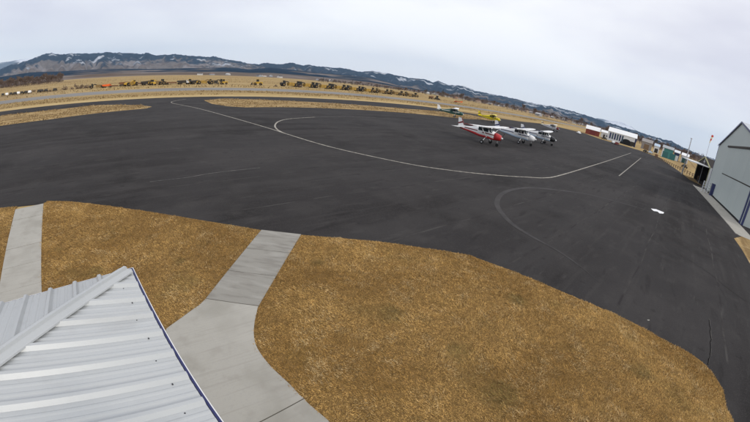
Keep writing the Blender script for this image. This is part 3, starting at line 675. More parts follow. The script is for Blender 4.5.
# ------------------------------------------------------------------ aircraft
def ring(x, hw, zc, hh, n=14, sq=.75):
    o = []
    for i in range(n):
        t = 2*math.pi*i/n; c, s = math.cos(t), math.sin(t)
        o.append((x, hw*math.copysign(abs(c)**sq, c), zc+hh*math.copysign(abs(s)**sq, s)))
    return o
def foil(mb, root, tip, c0, c1, th=.11, sweep=0.):
    """wing panel from root to tip (leading edge points)"""
    rings = []
    for P, c in ((root, c0), (tip, c1)):
        pr = [(0, 0), (.06, .45), (.25, .62), (.6, .42), (1, .02), (.6, -.12), (.25, -.2), (.06, -.2)]
        rings.append([(P[0]-c*u, P[1], P[2]+th*c*v) for u, v in pr])
    return mb.loft(rings)
def plane(name, label, loc, rz, m_top, m_low, m_cowl, m_tail, m_stripe, low_wing=False, tri=True, scale=1.):
    """x forward, nose wheel under the origin's front; origin on the ground between the main wheels"""
    t = thing(name, label, 'airplane', (loc[0], loc[1], .012), rz, 'light aircraft parked on the apron'); t.scale = (scale,)*3
    F = MB().loft([ring(1.05, .50, 1.28, .52), ring(.55, .54, 1.36, .60), ring(.25, .55, 1.55, .78), ring(-.3, .56, 1.60, .82), ring(-1.3, .54, 1.58, .80), ring(-2.1, .42, 1.50, .60), ring(-3.4, .26, 1.46, .38), ring(-5.0, .11, 1.44, .20), ring(-5.5, .05, 1.45, .12)])
    fu = F.build('fuselage', m_top, t, True)
    MB().loft([ring(1.08, .44, 1.02, .27), ring(.3, .54, 1.00, .24), ring(-1.3, .53, 1.02, .26), ring(-2.1, .43, 1.12, .25), ring(-3.4, .27, 1.25, .19), ring(-5.0, .12, 1.35, .11)]).build('lower_panel', m_low, fu, True)
    MB().loft([ring(1.98, .24, 1.22, .26), ring(1.85, .38, 1.24, .38), ring(1.45, .47, 1.27, .47), ring(1.03, .52, 1.30, .54)]).build('cowling', m_cowl, t, True)
    MB().loft([ring(2.28, .02, 1.24, .02, 10, 1), ring(2.18, .10, 1.24, .10, 10, 1), ring(1.97, .17, 1.24, .17, 10, 1)]).build('spinner', m_white, t, True)
    pr = MB()
    for sgn in (1, -1): pr.add([(2.08, -.05, 1.24), (2.08, .05, 1.24), (2.10, sgn*.55+.07, 1.24+sgn*.75), (2.10, sgn*.55-.07, 1.24+sgn*.75), (2.05, -.05, 1.24), (2.05, .05, 1.24), (2.06, sgn*.55+.07, 1.24+sgn*.75), (2.06, sgn*.55-.07, 1.24+sgn*.75)], [(0,1,2,3), (7,6,5,4), (0,4,5,1), (1,5,6,2), (2,6,7,3), (3,7,4,0)])
    pr.build('propeller', m_blackp, t)
    MB().loft([ring(.62, .50, 1.70, .20), ring(.30, .545, 1.93, .33), ring(.16, .53, 2.10, .26)]).build('windshield', m_glass, fu, True)
    for sgn in (1, -1):
        for x0, x1 in ((.05, -.75), (-.85, -1.55)):
            MB().box(((x0+x1)/2, sgn*.535, 1.93), (x0-x1, .08, .46)).build('side_window', m_glass, fu)
        MB().box((-2.9, sgn*.335, 1.56), (2.4, .05, .12), rz=sgn*.10).build('stripe', m_stripe, fu)
        MB().box((.1, sgn*.57, 1.48), (1.9, .03, .13)).build('stripe', m_stripe, fu)
    zr = 2.38 if not low_wing else 1.05
    for sgn in (1, -1):
        wg = foil(MB(), (.62, sgn*.25, zr), (.55, sgn*2.9, zr+.07), 1.63, 1.63); foil(wg, (.55, sgn*2.9, zr+.07), (.30, sgn*5.5, zr+.16), 1.63, 1.12)
        wo = wg.build('wing', m_white if m_top is not m_yel else m_yel, t, True)
        MB().box((-.98, sgn*2.4, zr-.01), (.28, 2.6, .05)).build('flap', m_white if m_top is not m_yel else m_yel, wo)
        MB().tube((.45, sgn*5.52, zr+.17), (-.75, sgn*5.52, zr+.16), .06, n=6).build('wing_tip', m_stripe, wo)
        if not low_wing: MB().tube((-.05, sgn*.5, .95), (.1, sgn*2.75, zr+.02), .05, n=6).build('wing_strut', m_white, t)
        foil(MB(), (-4.5, sgn*.08, 1.48), (-4.75, sgn*1.75, 1.52), 1.05, .75).build('tailplane', m_tail, t, True)
        MB().tube((-.25, sgn*.4, .95), (-.25, sgn*1.22, .32), .05, .04, n=6).build('gear_leg', m_white, t)
        wl = MB().tube((-.25, sgn*1.16, .27), (-.25, sgn*1.34, .27), .27, n=14).build('wheel', m_tyre, t); MB().tube((-.25, sgn*1.345, .27), (-.25, sgn*1.36, .27), .13, n=10).build('hub', m_metal, wl)
        if False: MB().loft([ring(.18, .07, .34, .08, 8, 1) , ring(-.2, .13, .40, .2, 8, 1), ring(-.75, .04, .36, .06, 8, 1)]).build('wheel_fairing', m_white, wl, True)
        for e in wl.children:
            if e.name.startswith('wheel_fairing'): e.location = (0, sgn*1.25, 0)
    fn = MB(); pf = [(-3.55, 1.62), (-4.35, 1.78), (-4.95, 2.78), (-5.55, 2.80), (-5.35, 1.50), (-4.4, 1.46)]
    fn.add([(x, .05, z) for x, z in pf]+[(x, -.05, z) for x, z in pf], [tuple(range(6)), tuple(range(11, 5, -1))]+[(i, i+6, (i+1) % 6+6, (i+1) % 6) for i in range(6)])
    fo = fn.build('fin', m_tail, t); MB().add([(-4.62, .054, 2.12), (-5.42, .054, 1.85), (-5.46, .054, 2.05), (-4.74, .054, 2.36), (-4.62, -.054, 2.12), (-5.42, -.054, 1.85), (-5.46, -.054, 2.05), (-4.74, -.054, 2.36)], [(0,1,2,3), (7,6,5,4)]).build('fin_stripe', m_stripe, fo)
    MB().add([(-4.34, .056, 1.80), (-4.42, .056, 1.80), (-5.02, .056, 2.79), (-4.94, .056, 2.79), (-4.34, -.056, 1.80), (-4.42, -.056, 1.80), (-5.02, -.056, 2.79), (-4.94, -.056, 2.79)], [(0,1,2,3), (7,6,5,4), (0,3,7,4)]).build('leading_edge', m_stripe, fo)
    if tri:
        MB().tube((1.45, 0, .9), (1.5, 0, .25), .045, n=6).build('nose_leg', m_metal, t); MB().tube((1.5, -.08, .22), (1.5, .08, .22), .22, n=14).build('nose_wheel', m_tyre, t)
    else:
        MB().tube((-5.2, 0, 1.35), (-5.4, 0, .12), .03, n=6).build('tail_leg', m_metal, t); MB().tube((-5.4, -.04, .1), (-5.4, .04, .1), .1, n=10).build('tail_wheel', m_tyre, t)
    return t
def put_plane(nose_px, head, **kw):
    P = np.array(g(*nose_px)); h = np.array(head)/np.linalg.norm(head); s = kw.get('scale', 1.); c = P-h*1.5*s
    return plane('light_airplane', loc=(float(c[0]), float(c[1])), rz=heading(h), **kw)
put_plane((496.5,146.6), (.70,-.71), label='white and red high wing airplane with red nose, nearest of the parked row', m_top=m_white, m_low=m_red, m_cowl=m_red, m_tail=m_white, m_stripe=m_maroon, scale=1.03)
put_plane((530.5,146.2), (.77,-.64), label='white and pale blue airplane with white nose in the middle of the row', m_top=m_white, m_low=m_ltblue, m_cowl=m_white, m_tail=m_white, m_stripe=m_dkblue, scale=1.06)
put_plane((551.5,145.9), (.80,-.60), label='white and blue high wing airplane with black nose at the row end', m_top=m_white, m_low=m_ltblue, m_cowl=m_blackp, m_tail=m_white, m_stripe=m_dkblue, scale=1.03)
put_plane((460.5,118.4), (.97,-.25), label='dark green airplane with white tail beside the dry grass strip', m_top=m_green, m_low=m_green, m_cowl=m_green, m_tail=m_white, m_stripe=m_white, scale=1.0)
put_plane((498,123.6), (.93,-.37), label='small bright yellow airplane beyond the parked row', m_top=m_yel, m_low=m_yel, m_cowl=m_yel, m_tail=m_yel, m_stripe=m_blackp, tri=False, scale=.95)
put_plane((557,132), (.80,-.60), label='far pale airplane with maroon nose near the town end of the apron', m_top=m_whitew, m_low=m_whitew, m_cowl=m_maroon, m_tail=m_sockw, m_stripe=m_maroon, scale=1.02)

# ------------------------------------------------------------------ earthmoving machines parked beyond the runway
def wheel(par, x, y, r, wd, name='wheel'):
    o = MB().tube((x, y-wd/2, r), (x, y+wd/2, r), r, n=14).build(name, m_tyre, par); MB().tube((x, y-wd/2-.02, r), (x, y+wd/2+.02, r), r*.45, n=8).build('rim', m_catd, o); return o
def prismy(mb, prof_, y0, y1):
    n = len(prof_); return mb.add([(x, y0, z) for x, z in prof_]+[(x, y1, z) for x, z in prof_], [tuple(range(n)), tuple(range(2*n-1, n-1, -1))]+[(i, i+n, (i+1) % n+n, (i+1) % n) for i in range(n)])
def scraper(label, m1, m2, loc, rz):
    t = thing('motor_scraper', label, 'scraper', loc, rz, 'earthmoving machines parked beyond the runway')
    prismy(MB(), [(3.2, 1.0), (6.4, 1.0), (6.5, 2.3), (4.7, 2.5), (3.2, 2.5)], -1.1, 1.1).build('tractor', m2, t)
    c = MB().box((4.0, .2, 3.1), (1.3, 1.3, 1.3)).build('cab', m2, t); MB().box((4.0, .2, 3.2), (1.34, 1.34, .7)).build('cab_window', m_glass, c); MB().box((4.0, .2, 3.82), (1.6, 1.6, .12)).build('cab_roof', m2, c)
    g_ = MB()
    for a, b in (((3.4, 0, 2.3), (2.3, 0, 3.3)), ((2.3, 0, 3.3), (.8, 0, 3.1)), ((.8, 0, 3.1), (-.6, 0, 1.8))): g_.tube(a, b, .34, n=6)
    g_.build('gooseneck', m2, t)
    prismy(MB(), [(.9, .5), (1.1, 2.5), (-.5, 2.9), (-3.6, 2.7), (-3.4, .7)], -1.6, 1.6).build('bowl', m_bowl if m1 is m_cat else m1, t)
    prismy(MB(), [(-3.6, 1.1), (-6.6, 1.1), (-6.7, 2.2), (-4.6, 2.6), (-3.6, 2.6)], -1.0, 1.0).build('rear_engine', m1, t)
    for s in (-1, 1): wheel(t, 4.6, s*1.45, 1.25, .8); wheel(t, -4.7, s*1.45, 1.25, .8)
    MB().tube((5.6, -.5, 2.3), (5.6, -.5, 3.3), .09, n=6).build('exhaust', m_steel, t)
    return t
def loader(label, m1, loc, rz):
    t = thing('wheel_loader', label, 'loader', loc, rz, 'earthmoving machines parked beyond the runway')
    prismy(MB(), [(-3.6, 1.0), (.2, 1.0), (.2, 2.3), (-3.4, 2.2)], -1.0, 1.0).build('body', m1, t)
    c = MB().box((-.4, 0, 3.0), (1.5, 1.6, 1.5)).build('cab', m_steel, t); MB().box((-.4, 0, 3.85), (1.8, 1.9, .18)).build('cab_roof', m1, c); MB().box((-.4, 0, 3.1), (1.54, 1.64, .8)).build('cab_window', m_glass, c)
    for s in (-1, 1): MB().tube((.2, s*.6, 2.0), (3.2, s*.6, .9), .18, n=6).build('lift_arm', m1, t)
    prismy(MB(), [(3.0, .2), (4.4, .25), (3.7, .6), (3.4, 1.5), (3.1, 1.5)], -1.5, 1.5).build('bucket', m_steel, t)
    prismy(MB(), [(.2, .9), (1.8, .9), (1.6, 1.9), (.2, 2.0)], -.7, .7).build('front_frame', m1, t)
    for s in (-1, 1): wheel(t, 1.2, s*1.15, .85, .6); wheel(t, -2.4, s*1.15, .85, .6)
    return t
def dump(label, m1, m2, loc, rz):
    t = thing('dump_truck', label, 'truck', loc, rz, 'earthmoving machines parked beyond the runway')
    MB().box((0, 0, 1.05), (8, .9, .3)).build('chassis', m_steel, t)
    prismy(MB(), [(2.2, 1.2), (4.2, 1.2), (4.2, 2.0), (3.4, 2.2), (3.2, 3.0), (2.2, 3.0)], -1.15, 1.15).build('cab', m2, t)
    prismy(MB(), [(1.9, 1.3), (2.0, 3.0), (-4.0, 2.7), (-4.3, 1.9), (-3.0, 1.3)], -1.3, 1.3).build('bed', m1, t)
    for s in (-1, 1):
        for x in (3.1, -1.6, -3.0): wheel(t, x, s*1.05, .58, .5)
        MB().box((3.0, s*1.16, 2.55), (.7, .04, .6)).build('cab_window', m_glass, t)
    return t
SMALL = .62
def flatbed(label, loc, rz, m1):
    t = thing('flatbed_trailer', label, 'trailer', loc, rz, 'earthmoving machines parked beyond the runway')
    MB().box((0, 0, 1.0), (13, 2.4, .3)).build('deck', m1, t); MB().box((6.2, 0, 1.6), (1.2, 2.3, .9)).build('neck', m1, t)
    MB().box((-1, 0, 1.5), (7, 1.8, .7)).build('load', m_rust, t)
    for s in (-1, 1):
        for x in (-4.0, -5.2): wheel(t, x, s*1.0, .5, .4)
    return t
eh = heading(E_); O8 = ['first', 'second', 'third', 'fourth', 'fifth', 'sixth', 'seventh', 'eighth', 'ninth', 'tenth', 'eleventh']
proto = None
for k, px in enumerate((289, 305, 321, 336.5, 351.5, 366, 380, 394, 408)):
    P = on_row(px, 184+rng.uniform(-2, 2)); lb = f'{O8[k]} machine from the left in the even row of yellow scrapers past the runway'
    if k % 3 == 0: proto = scraper(lb, m_cat if k < 6 else m_catd, m_steel if k != 6 else m_catd, (P[0], P[1], 0), eh+math.pi)
    else: dup(proto, (P[0], P[1], 0), eh+math.pi+rng.uniform(-.15, .15), lb)
ld0 = None
for k, px in enumerate((297, 313, 329, 344, 359, 373, 387, 401, 415)):
    P = on_row(px, 190+rng.uniform(-2, 3)); lb = f'small dark machine parked behind the {O8[k]} scraper of the even row'
    if ld0 is None: ld0 = loader(lb, m_catd, (P[0], P[1], 0), eh+2.8)
    else: dup(ld0, (P[0], P[1], 0), eh+rng.uniform(0, 6.2), lb)
P = on_row(257, 184); loader('lone yellow wheel loader in the wide gap between the machine rows', m_cat, (P[0], P[1], 0), eh+2.6)
P = on_row(223, 186); loader('yellow wheel loader ending the crowded left machine row', m_cat, (P[0], P[1], 0), eh+2.9)
P = on_row(216, 187); scraper('dark scraper right before the last loader of the crowded row', m_steel, m_steel, (P[0], P[1], 0), eh)
P = on_row(205, 186); scraper('orange yellow scraper in the crowded row of machines', m_cat, m_catd, (P[0], P[1], 0), eh)
P = on_row(195, 186); dump('dark dump truck between yellow machines in the crowded row', m_steel, m_steel, (P[0], P[1], 0), eh+.5)
P = on_row(190, 189); loader('yellow wheel loader beside the dark dump truck', m_cat, (P[0], P[1], 0), eh+1.2)
P = on_row(183, 186); dump('dump truck with white cab next to the brown flatbed', m_steel, m_whitew, (P[0], P[1], 0), eh+.2)
P = on_row(173, 187); flatbed('long brown flatbed trailer with rusty load in the machine row', (P[0], P[1], 0), eh, m_wood)
P = on_row(163, 186); loader('dark wheel loader left of the brown flatbed', m_steel, (P[0], P[1], 0), eh+.4)
P = on_row(157, 186); scraper('faded yellow scraper behind the dark wheel loader', m_catd, m_cat, (P[0], P[1], 0), eh+math.pi)
P = on_row(152, 184); loader('orange yellow wheel loader in the left part of the row', m_cat, (P[0], P[1], 0), eh+2)
P = on_row(147, 186); dump('black dump truck in the left part of the row', m_steel, m_steel, (P[0], P[1], 0), eh+.3)
P = on_row(140, 188); flatbed('grey flatbed trailer in the left part of the row', (P[0], P[1], 0), eh, m_greyb)
P = on_row(131, 185); scraper('tall yellow scraper near the left end of the crowded row', m_cat, m_cat, (P[0], P[1], 0), eh+.9)
P = on_row(125, 186); dump('rusty dump truck left of the tall yellow scraper', m_rust, m_wood, (P[0], P[1], 0), eh+.2)
P = on_row(107, 178); dump('bright orange dump truck left of the machine row', m_orange, m_orange, (P[0], P[1], 0), eh+.2)
P = on_row(115, 178); flatbed('dark low trailer right of the bright orange truck', (P[0], P[1], 0), eh, m_steel)
P = on_row(97, 180); scraper('yellow and black scraper left of the bright orange truck', m_catd, m_steel, (P[0], P[1], 0), eh+math.pi)
P = on_row(431, 192); dump('brown dump truck right of the scraper row', m_rust, m_wood, (P[0], P[1], 0), eh+.4)
P = on_row(437, 190); loader('dark wheel loader right of the scraper row', m_steel, (P[0], P[1], 0), eh+.2)
P = on_row(458, 196); flatbed('salmon orange trailer box past the right end of the machines', (P[0], P[1], 0), eh, m_orange)
for o_ in list(COL.objects):
    if o_.parent is None and o_.get('group') == 'earthmoving machines parked beyond the runway':
        x_ = project(o_.location.x, o_.location.y, 0)[0]
        k_ = .55 if x_ < 120 else (.72 if x_ < 240 else .86)
        o_.scale = (k_, k_, k_)
# pickups and cars at the far left
def pickup(label, m1, loc, rz):
    t = thing('pickup_truck', label, 'truck', loc, rz, 'vehicles parked far left beyond the runway')
    prismy(MB(), [(-2.7, .5), (2.7, .5), (2.75, 1.05), (1.3, 1.15), (.8, 1.8), (-.6, 1.8), (-.75, 1.1), (-2.7, 1.1)], -.95, .95).build('body', m1, t)
    MB().box((.12, 0, 1.5), (1.25, 1.93, .42)).build('cab_window', m_glass, t)
    for s in (-1, 1): wheel(t, 1.7, s*.85, .4, .26); wheel(t, -1.7, s*.85, .4, .26)
    t.scale = (.75, .75, .75); return t
px0 = [3, 7, 11, 15, 18.5, 22, 26, 30, 39, 42, 46, 55]
p_blk = p_wht = None
for k, px in enumerate(px0):
    P = on_row(px, 196-k*.9); wht = k in (1, 4, 7)
    lb = f"{'white' if wht else 'black'} pickup, {(O8+['twelfth'])[k]} from the left in the vehicle line past the runway"
    if wht and p_wht: dup(p_wht, (P[0], P[1], 0), heading(-P)+rng.uniform(-.3, .3), lb)
    elif not wht and p_blk: dup(p_blk, (P[0], P[1], 0), heading(-P)+rng.uniform(-.3, .3), lb)
    else:
        q = pickup(lb, m_white if wht else m_steel, (P[0], P[1], 0), heading(-P))
        if wht: p_wht = q
        else: p_blk = q
# scattered dark shrubs and bales in the field on the left
def shrub(label, loc, m_, s):
    t = thing('shrub', label, 'shrub', loc, 0, 'dark shrubs dotting the field'); b = MB()
    for _ in range(60):
        d = Vector((rng.gauss(0, 1), rng.gauss(0, 1), abs(rng.gauss(.6, .6)))).normalized()*rng.uniform(.5, 1.1)*s; b.tube((0, 0, .05), d, .03, .015, n=3, cap=False)
        e = Vector((rng.uniform(-.3, .3), rng.uniform(-.3, .3), rng.uniform(-.1, .3)))*s; b.add([d, d+e, d+e+Vector((0, .12, .12))*s, d+Vector((.12, 0, .1))*s], [(0, 1, 2, 3)])
    b.build('branches', m_, t); return t
for k, (px, q) in enumerate(((65, 190), (72, 190), (77, 191), (80.5, 191), (84.5, 192), (87, 192), (50, 186), (34, 205), (82, 226), (76, 228), (276, 172), (300, 176))):
    P = on_row(px, q); shrub('low dark shrub in the dry field beyond the runway', (P[0], P[1], 0), m_bark, rng.uniform(.9, 1.7))

# ------------------------------------------------------------------ bare trees, conifers, houses at the town edge
def bare_tree(seed, h=13.):
    r = random.Random(seed); b = MB(); tr = MB()
    def grow(P, d, ln, rad, lv):
        Q = P+d*ln; (tr if lv < 2 else b).tube(P, Q, rad, rad*.62, n=6 if lv < 1 else (4 if lv < 3 else 3), cap=False)
        if lv >= 5: return
        for _ in range(3 if lv < 4 else 4):
            ax = Vector((r.gauss(0, 1), r.gauss(0, 1), r.gauss(0, .5))).normalized(); nd_ = (d+ax*r.uniform(.5, 1.0)+Vector((0, 0, .22))).normalized()
            grow(P+d*ln*r.uniform(.6, 1.), nd_, ln*r.uniform(.72, .98), rad*.58 if lv < 3 else max(rad*.7, .075), lv+1)
    grow(Vector((0, 0, -.1)), Vector((r.uniform(-.08, .08), r.uniform(-.08, .08), 1)).normalized(), h*.17, h*.022, 0)
    return tr, b
def tree_thing(seed, label, loc, group, s=1.):
    tr, b = bare_tree(seed); t = thing('bare_tree', label, 'tree', loc, rng.uniform(0, 6), group); t.scale = (s, s, s)
    tr.build('trunk', m_bark, t); b.build('crown', m_bark, t); return t
def conifer(label, loc, group, s):
    t = thing('conifer_tree', label, 'tree', loc, 0, group); t.scale = (s, s, s); MB().tube((0, 0, -.1), (0, 0, 9), .22, .05, n=6).build('trunk', m_bark, t); b = MB()
    for k in range(420):
        z = 1.0+8.6*rng.random()**1.2; rr = (10-z)*.26*rng.uniform(.3, 1.05); a = rng.uniform(0, 6.28); P = Vector((rr*math.cos(a), rr*math.sin(a), z-.25*rr)); e = Vector((rng.gauss(0, .3), rng.gauss(0, .3), rng.gauss(-.05, .12)))
        b.add([P, P+e+Vector((0, 0, .2)), P+Vector((.25*math.cos(a), .25*math.sin(a), -.15))], [(0, 1, 2)])
    b.build('crown', m_pine, t); return t
def polar(px, dist, ybase=100):
    a = azel(px, ybase)[0]; return (math.sin(a)*dist, math.cos(a)*dist, 0)
G1 = 'bare trees in the grove at far left'; G2 = 'bare trees along the town edge'
protos = []
lp = []
for k in range(52):
    px = -6+68*(k/51)+rng.uniform(-1.2, 1.2); d_ = rng.uniform(470, 640); lp.append((px, d_))
for k, (px, d_) in enumerate(lp):
    s = rng.uniform(1.15, 1.65)*(1.1 if px > 52 else 1.)
    l_ = 'bare brown tree in the dense grove at far left' if px <= 52 else 'bare brown tree at the right end of the left grove'
    if k < 4: protos.append(tree_thing(100+k, l_, polar(px, d_, 84), G1, s))
    else: dup(protos[k % 4], polar(px, d_, 84), rng.uniform(0, 6.28), l_, G1, (s, s, s*rng.uniform(.85, 1.1)))
con0 = None
for k in range(240):
    px = 318+(700-318)*(k/239)+rng.uniform(-2, 2); d_ = rng.uniform(560, 1150) if px < 600 else rng.uniform(420, 800); s = rng.uniform(.9, 1.6)
    if px < 420: s *= .6
    P = polar(px, d_, 75+max(0, px-300)*.2)
    if k % 9 == 4:
        if con0 is None: con0 = conifer('dark conifer among the bare trees at the town edge', P, 'conifers along the town edge', s)
        else: dup(con0, P, rng.uniform(0, 6), 'dark conifer among the bare trees at the town edge', 'conifers along the town edge', (s, s, s))
    else: dup(protos[k % 4], P, rng.uniform(0, 6.28), 'bare brown tree in the belt along the town edge', G2, (s, s, s*rng.uniform(.75, 1.1)))
def twig_mass(name, label, spec):
    V = []; F = []; C = []
    for (px, d_, hh, ww, n) in spec:
        a = azel(px, 75+max(0, px-300)*.2)[0]; cx, cy = math.sin(a)*d_, math.cos(a)*d_; tone = nrg.uniform(.6, 1.35); col = np.array([.125, .092, .078])*tone*np.array([1, nrg.uniform(.92, 1.08), nrg.uniform(.9, 1.12)])
        u = nrg.normal(0, 1, (n, 3)); u /= np.linalg.norm(u, axis=1)[:, None]; r_ = nrg.uniform(0, 1, n)**.45
        P = u*r_[:, None]*np.array([ww/2, ww/2, hh*.5]); P[:, 2] = np.abs(P[:, 2]+hh*.48); D = nrg.normal(0, 1, (n, 3))*np.array([.55, .55, .9]); Wd = nrg.normal(0, .16, (n, 3))
        for k in range(n):
            o = len(V); p = P[k]+np.array([cx, cy, 0]); V += [p.tolist(), (p+D[k]+Wd[k]).tolist(), (p+D[k]-Wd[k]).tolist()]; F.append((o, o+1, o+2)); C += [[*col, 1]]*3
        o = len(V); V += [[cx-.2, cy, -.1], [cx+.2, cy, -.1], [cx, cy, hh*.7]]; F.append((o, o+1, o+2)); C += [[*(col*.8), 1]]*3
    me = bpy.data.meshes.new(name); me.from_pydata(V, [], F); me.update(); ca = me.color_attributes.new('Col', 'FLOAT_COLOR', 'POINT'); ca.data.foreach_set('color', np.array(C, np.float32).reshape(-1))
    me.materials.append(mat('far twigs', (.12, .09, .07), rough=1, spec=0, attr='Col')); o = bpy.data.objects.new(name, me); COL.objects.link(o); o['kind'] = 'stuff'; return tag(o, label, 'trees')
sp_ = []
for k in range(560):
    px = rng.uniform(425, 705) if k % 4 else rng.uniform(318, 440); far = px > 600
    hh = rng.uniform(6, 13)*(.55 if px < 430 else 1.); sp_.append((px, rng.uniform(430, 700) if far else rng.uniform(650, 1050), hh, hh*rng.uniform(.6, 1.0), 70))
twig_mass('tree_belt', 'brown mass of bare trees and brush along the town edge', sp_)
sp_ = [(rng.uniform(-8, 63), rng.uniform(500, 680), rng.uniform(3, 8), rng.uniform(4, 8), 60) for _ in range(150)]
twig_mass('grove_undergrowth', 'brown brush under the bare grove at far left', sp_)
# scrub and tussocks over the rough ground, nobody could count them
def tussocks(name, label, pts, hs, c0, c1):
    n = len(pts); X, Y = pts[:, 0], pts[:, 1]; V = np.zeros((n, 5, 3, 3)); col = c0+(c1-c0)*nrg.uniform(0, 1, n)[:, None]
    for j in range(5):
        a = nrg.uniform(0, 6.28, n); h = hs*nrg.uniform(.5, 1.2, n); wq = h*.5; dx, dy = np.cos(a), np.sin(a)
        V[:, j, 0] = np.stack([X-dy*wq*.5, Y+dx*wq*.5, np.zeros(n)], 1); V[:, j, 1] = np.stack([X+dy*wq*.5, Y-dx*wq*.5, np.zeros(n)], 1); V[:, j, 2] = np.stack([X+dx*wq, Y+dy*wq, h], 1)
    m_ = n*15; me = bpy.data.meshes.new(name); me.vertices.add(m_); me.vertices.foreach_set('co', V.astype(np.float32).reshape(-1)); me.loops.add(m_); me.loops.foreach_set('vertex_index', np.arange(m_, dtype=np.int32))
    me.polygons.add(m_//3); me.polygons.foreach_set('loop_start', np.arange(0, m_, 3, dtype=np.int32)); me.update(calc_edges=True)
    ca = me.color_attributes.new('Col', 'FLOAT_COLOR', 'POINT'); ca.data.foreach_set('color', np.repeat(np.concatenate([col, np.ones((n, 1))], 1), 15, 0).astype(np.float32).reshape(-1))
    me.materials.append(mat('dry grass blades', (.5, .3, .1), attr='Col')); o = bpy.data.objects.new(name, me); COL.objects.link(o); o['kind'] = 'stuff'; return tag(o, label, 'grass')
n = 26000; e_ = nrg.uniform(-260, 520, n); q_ = 148+nrg.uniform(0, 1, n)**1.6*420; cl = fbm(e_/45, q_/16, 201, 4); k_ = cl > .52
pts = e_[k_][:, None]*E_+q_[k_][:, None]*Q_; pts = pts[pts[:, 1] > 20]
tussocks('field_scrub', 'low brown scrub scattered over the field beyond the runway', pts, nrg.uniform(.2, .6, len(pts)), np.array([.17, .12, .065]), np.array([.36, .27, .14]))
n = 14000; e_ = nrg.uniform(-160, 300, n); q_ = nrg.uniform(97, 120, n); cl = fbm(e_/20, q_/4, 211, 4); k_ = cl > .5
pts = e_[k_][:, None]*E_+q_[k_][:, None]*Q_
tussocks('verge_tussocks', 'dry tussocks on the grass between taxiway and runway', pts, nrg.uniform(.15, .4, len(pts)), np.array([.21, .145, .07]), np.array([.44, .33, .17]))
pts = []
for pl in (isl1, isl2):
    A4 = np.array(pl); x0, y0 = A4.min(0); x1, y1 = A4.max(0); X = nrg.uniform(max(x0, -75), x1, 26000); Y = nrg.uniform(y0, y1, 26000); k_ = inside(pl, X, Y) & (fbm(X/3, Y/3, 221, 4) > .46); pts.append(np.stack([X[k_], Y[k_]], 1))
pts = np.concatenate(pts); tussocks('strip_tussocks', 'dry tussocks on the grass strips beside the apron', pts, nrg.uniform(.10, .28, len(pts)), np.array([.19, .125, .06]), np.array([.48, .36, .19]))
def house(label, loc, rz, w_, d_, h_, m1, m2, name='house', cat='house', group=None, windows=True, roofh=None):
    t = thing(name, label, cat, loc, rz, group); rh = roofh or w_*.26
    b = MB(); V = [(-d_/2, -w_/2, 0), (-d_/2, w_/2, 0), (-d_/2, w_/2, h_), (-d_/2, 0, h_+rh), (-d_/2, -w_/2, h_)]; V2 = [(d_/2, y, z) for _, y, z in V]
    b.add(V+V2, [(0,1,2,3,4), (9,8,7,6,5), (0,5,6,1), (1,6,7,2), (4,9,5,0)]); b.build('wall', m1, t)
    r_ = MB()
    for s in (-1, 1):
        V = [(-d_/2-.3, s*(w_/2+.35), h_-.05), (d_/2+.3, s*(w_/2+.35), h_-.05), (d_/2+.3, 0, h_+rh+.08), (-d_/2-.3, 0, h_+rh+.08)]
        r_.add(V+[(x, y, z+.14) for x, y, z in V], [(0,1,2,3), (7,6,5,4), (0,4,5,1), (1,5,6,2), (2,6,7,3), (3,7,4,0)])
    r_.build('roof', m2, t)
    if windows:
        for s in (-1, 1):
            for x in (-d_*.3, d_*.3): MB().box((x, s*(w_/2+.02), h_*.55), (1.3, .06, 1.2)).build('window', m_win, t)
            MB().box((0, s*(w_/2+.02), 1.05), (1.0, .07, 2.1)).build('door', m_steel, t)
    return t
for k in range(34):
    px = 425+(600-418)*(k/33)+rng.uniform(-2, 2); d_ = rng.uniform(600, 1000); P = polar(px, d_, 75+max(0, px-300)*.2)
    cols = ['pale', 'tan', 'salmon', 'grey']; i = rng.choice((0, 0, 1, 1, 2, 3)); j = rng.randrange(3)
    house(f"small {cols[i]} house with {['dark','brown','pale'][j]} roof among trees at the town edge", P, rng.uniform(0, 3.1), rng.uniform(5, 8), rng.uniform(8, 12), rng.uniform(2.6, 3.8), HOUSE[i], ROOFS[j], group='far houses at the town edge')
for k, px in enumerate((200, 212, 228, 259, 264, 271, 280, 318, 332)):
    P = polar(px, 900+60*(k % 3), 75); house('pale distant farm house below the forested ridge', P, rng.uniform(0, 3), 8, 13, 3.6, HOUSE[k % 2*3 if k % 2 else 0], ROOFS[k % 3], group='distant farm houses', windows=False)

# ------------------------------------------------------------------ airport buildings at the right
def bld(px0, px1, py, dist, depth, h_, m1, m2, name, label, roofh):
    a, b = np.array(polar(px0, dist, py)[:2]), np.array(polar(px1, dist*1.0, py)[:2]); d = b-a; ln = float(np.linalg.norm(d)); c = (a+b)/2; n = c/np.linalg.norm(c)
    t = house(label, (c[0]+n[0]*depth/2, c[1]+n[1]*depth/2, 0), heading(d), depth, ln, h_, m1, m2, name, 'building', None, False, roofh)
    return t, ln
t, ln = bld(584.5, 599, 136, 235, 9, 3.2, m_brick, m_white, 'shed', 'rust red shed with white roof at the end of the apron', 2.2)
MB().box((0, -4.53, 1.4), (3.4, .08, 2.6)).build('door', m_maroon, t)
t, ln = bld(600, 607, 138, 250, 7, 3.4, m_whitew, m_white, 'shed', 'small white shed between the rust red shed and long white hangar', 1.4)
MB().box((0, -3.53, 1.1), (1.2, .08, 2.2)).build('door', m_steel, t); MB().box((1.8, -3.53, 1.6), (1.0, .06, .9)).build('window', m_win, t)
t, ln = bld(606, 636, 142, 228, 16, 5.4, m_whitew, m_white, 'long_hangar', 'long white hangar with blue window bays and dark arched doorway', 2.4)
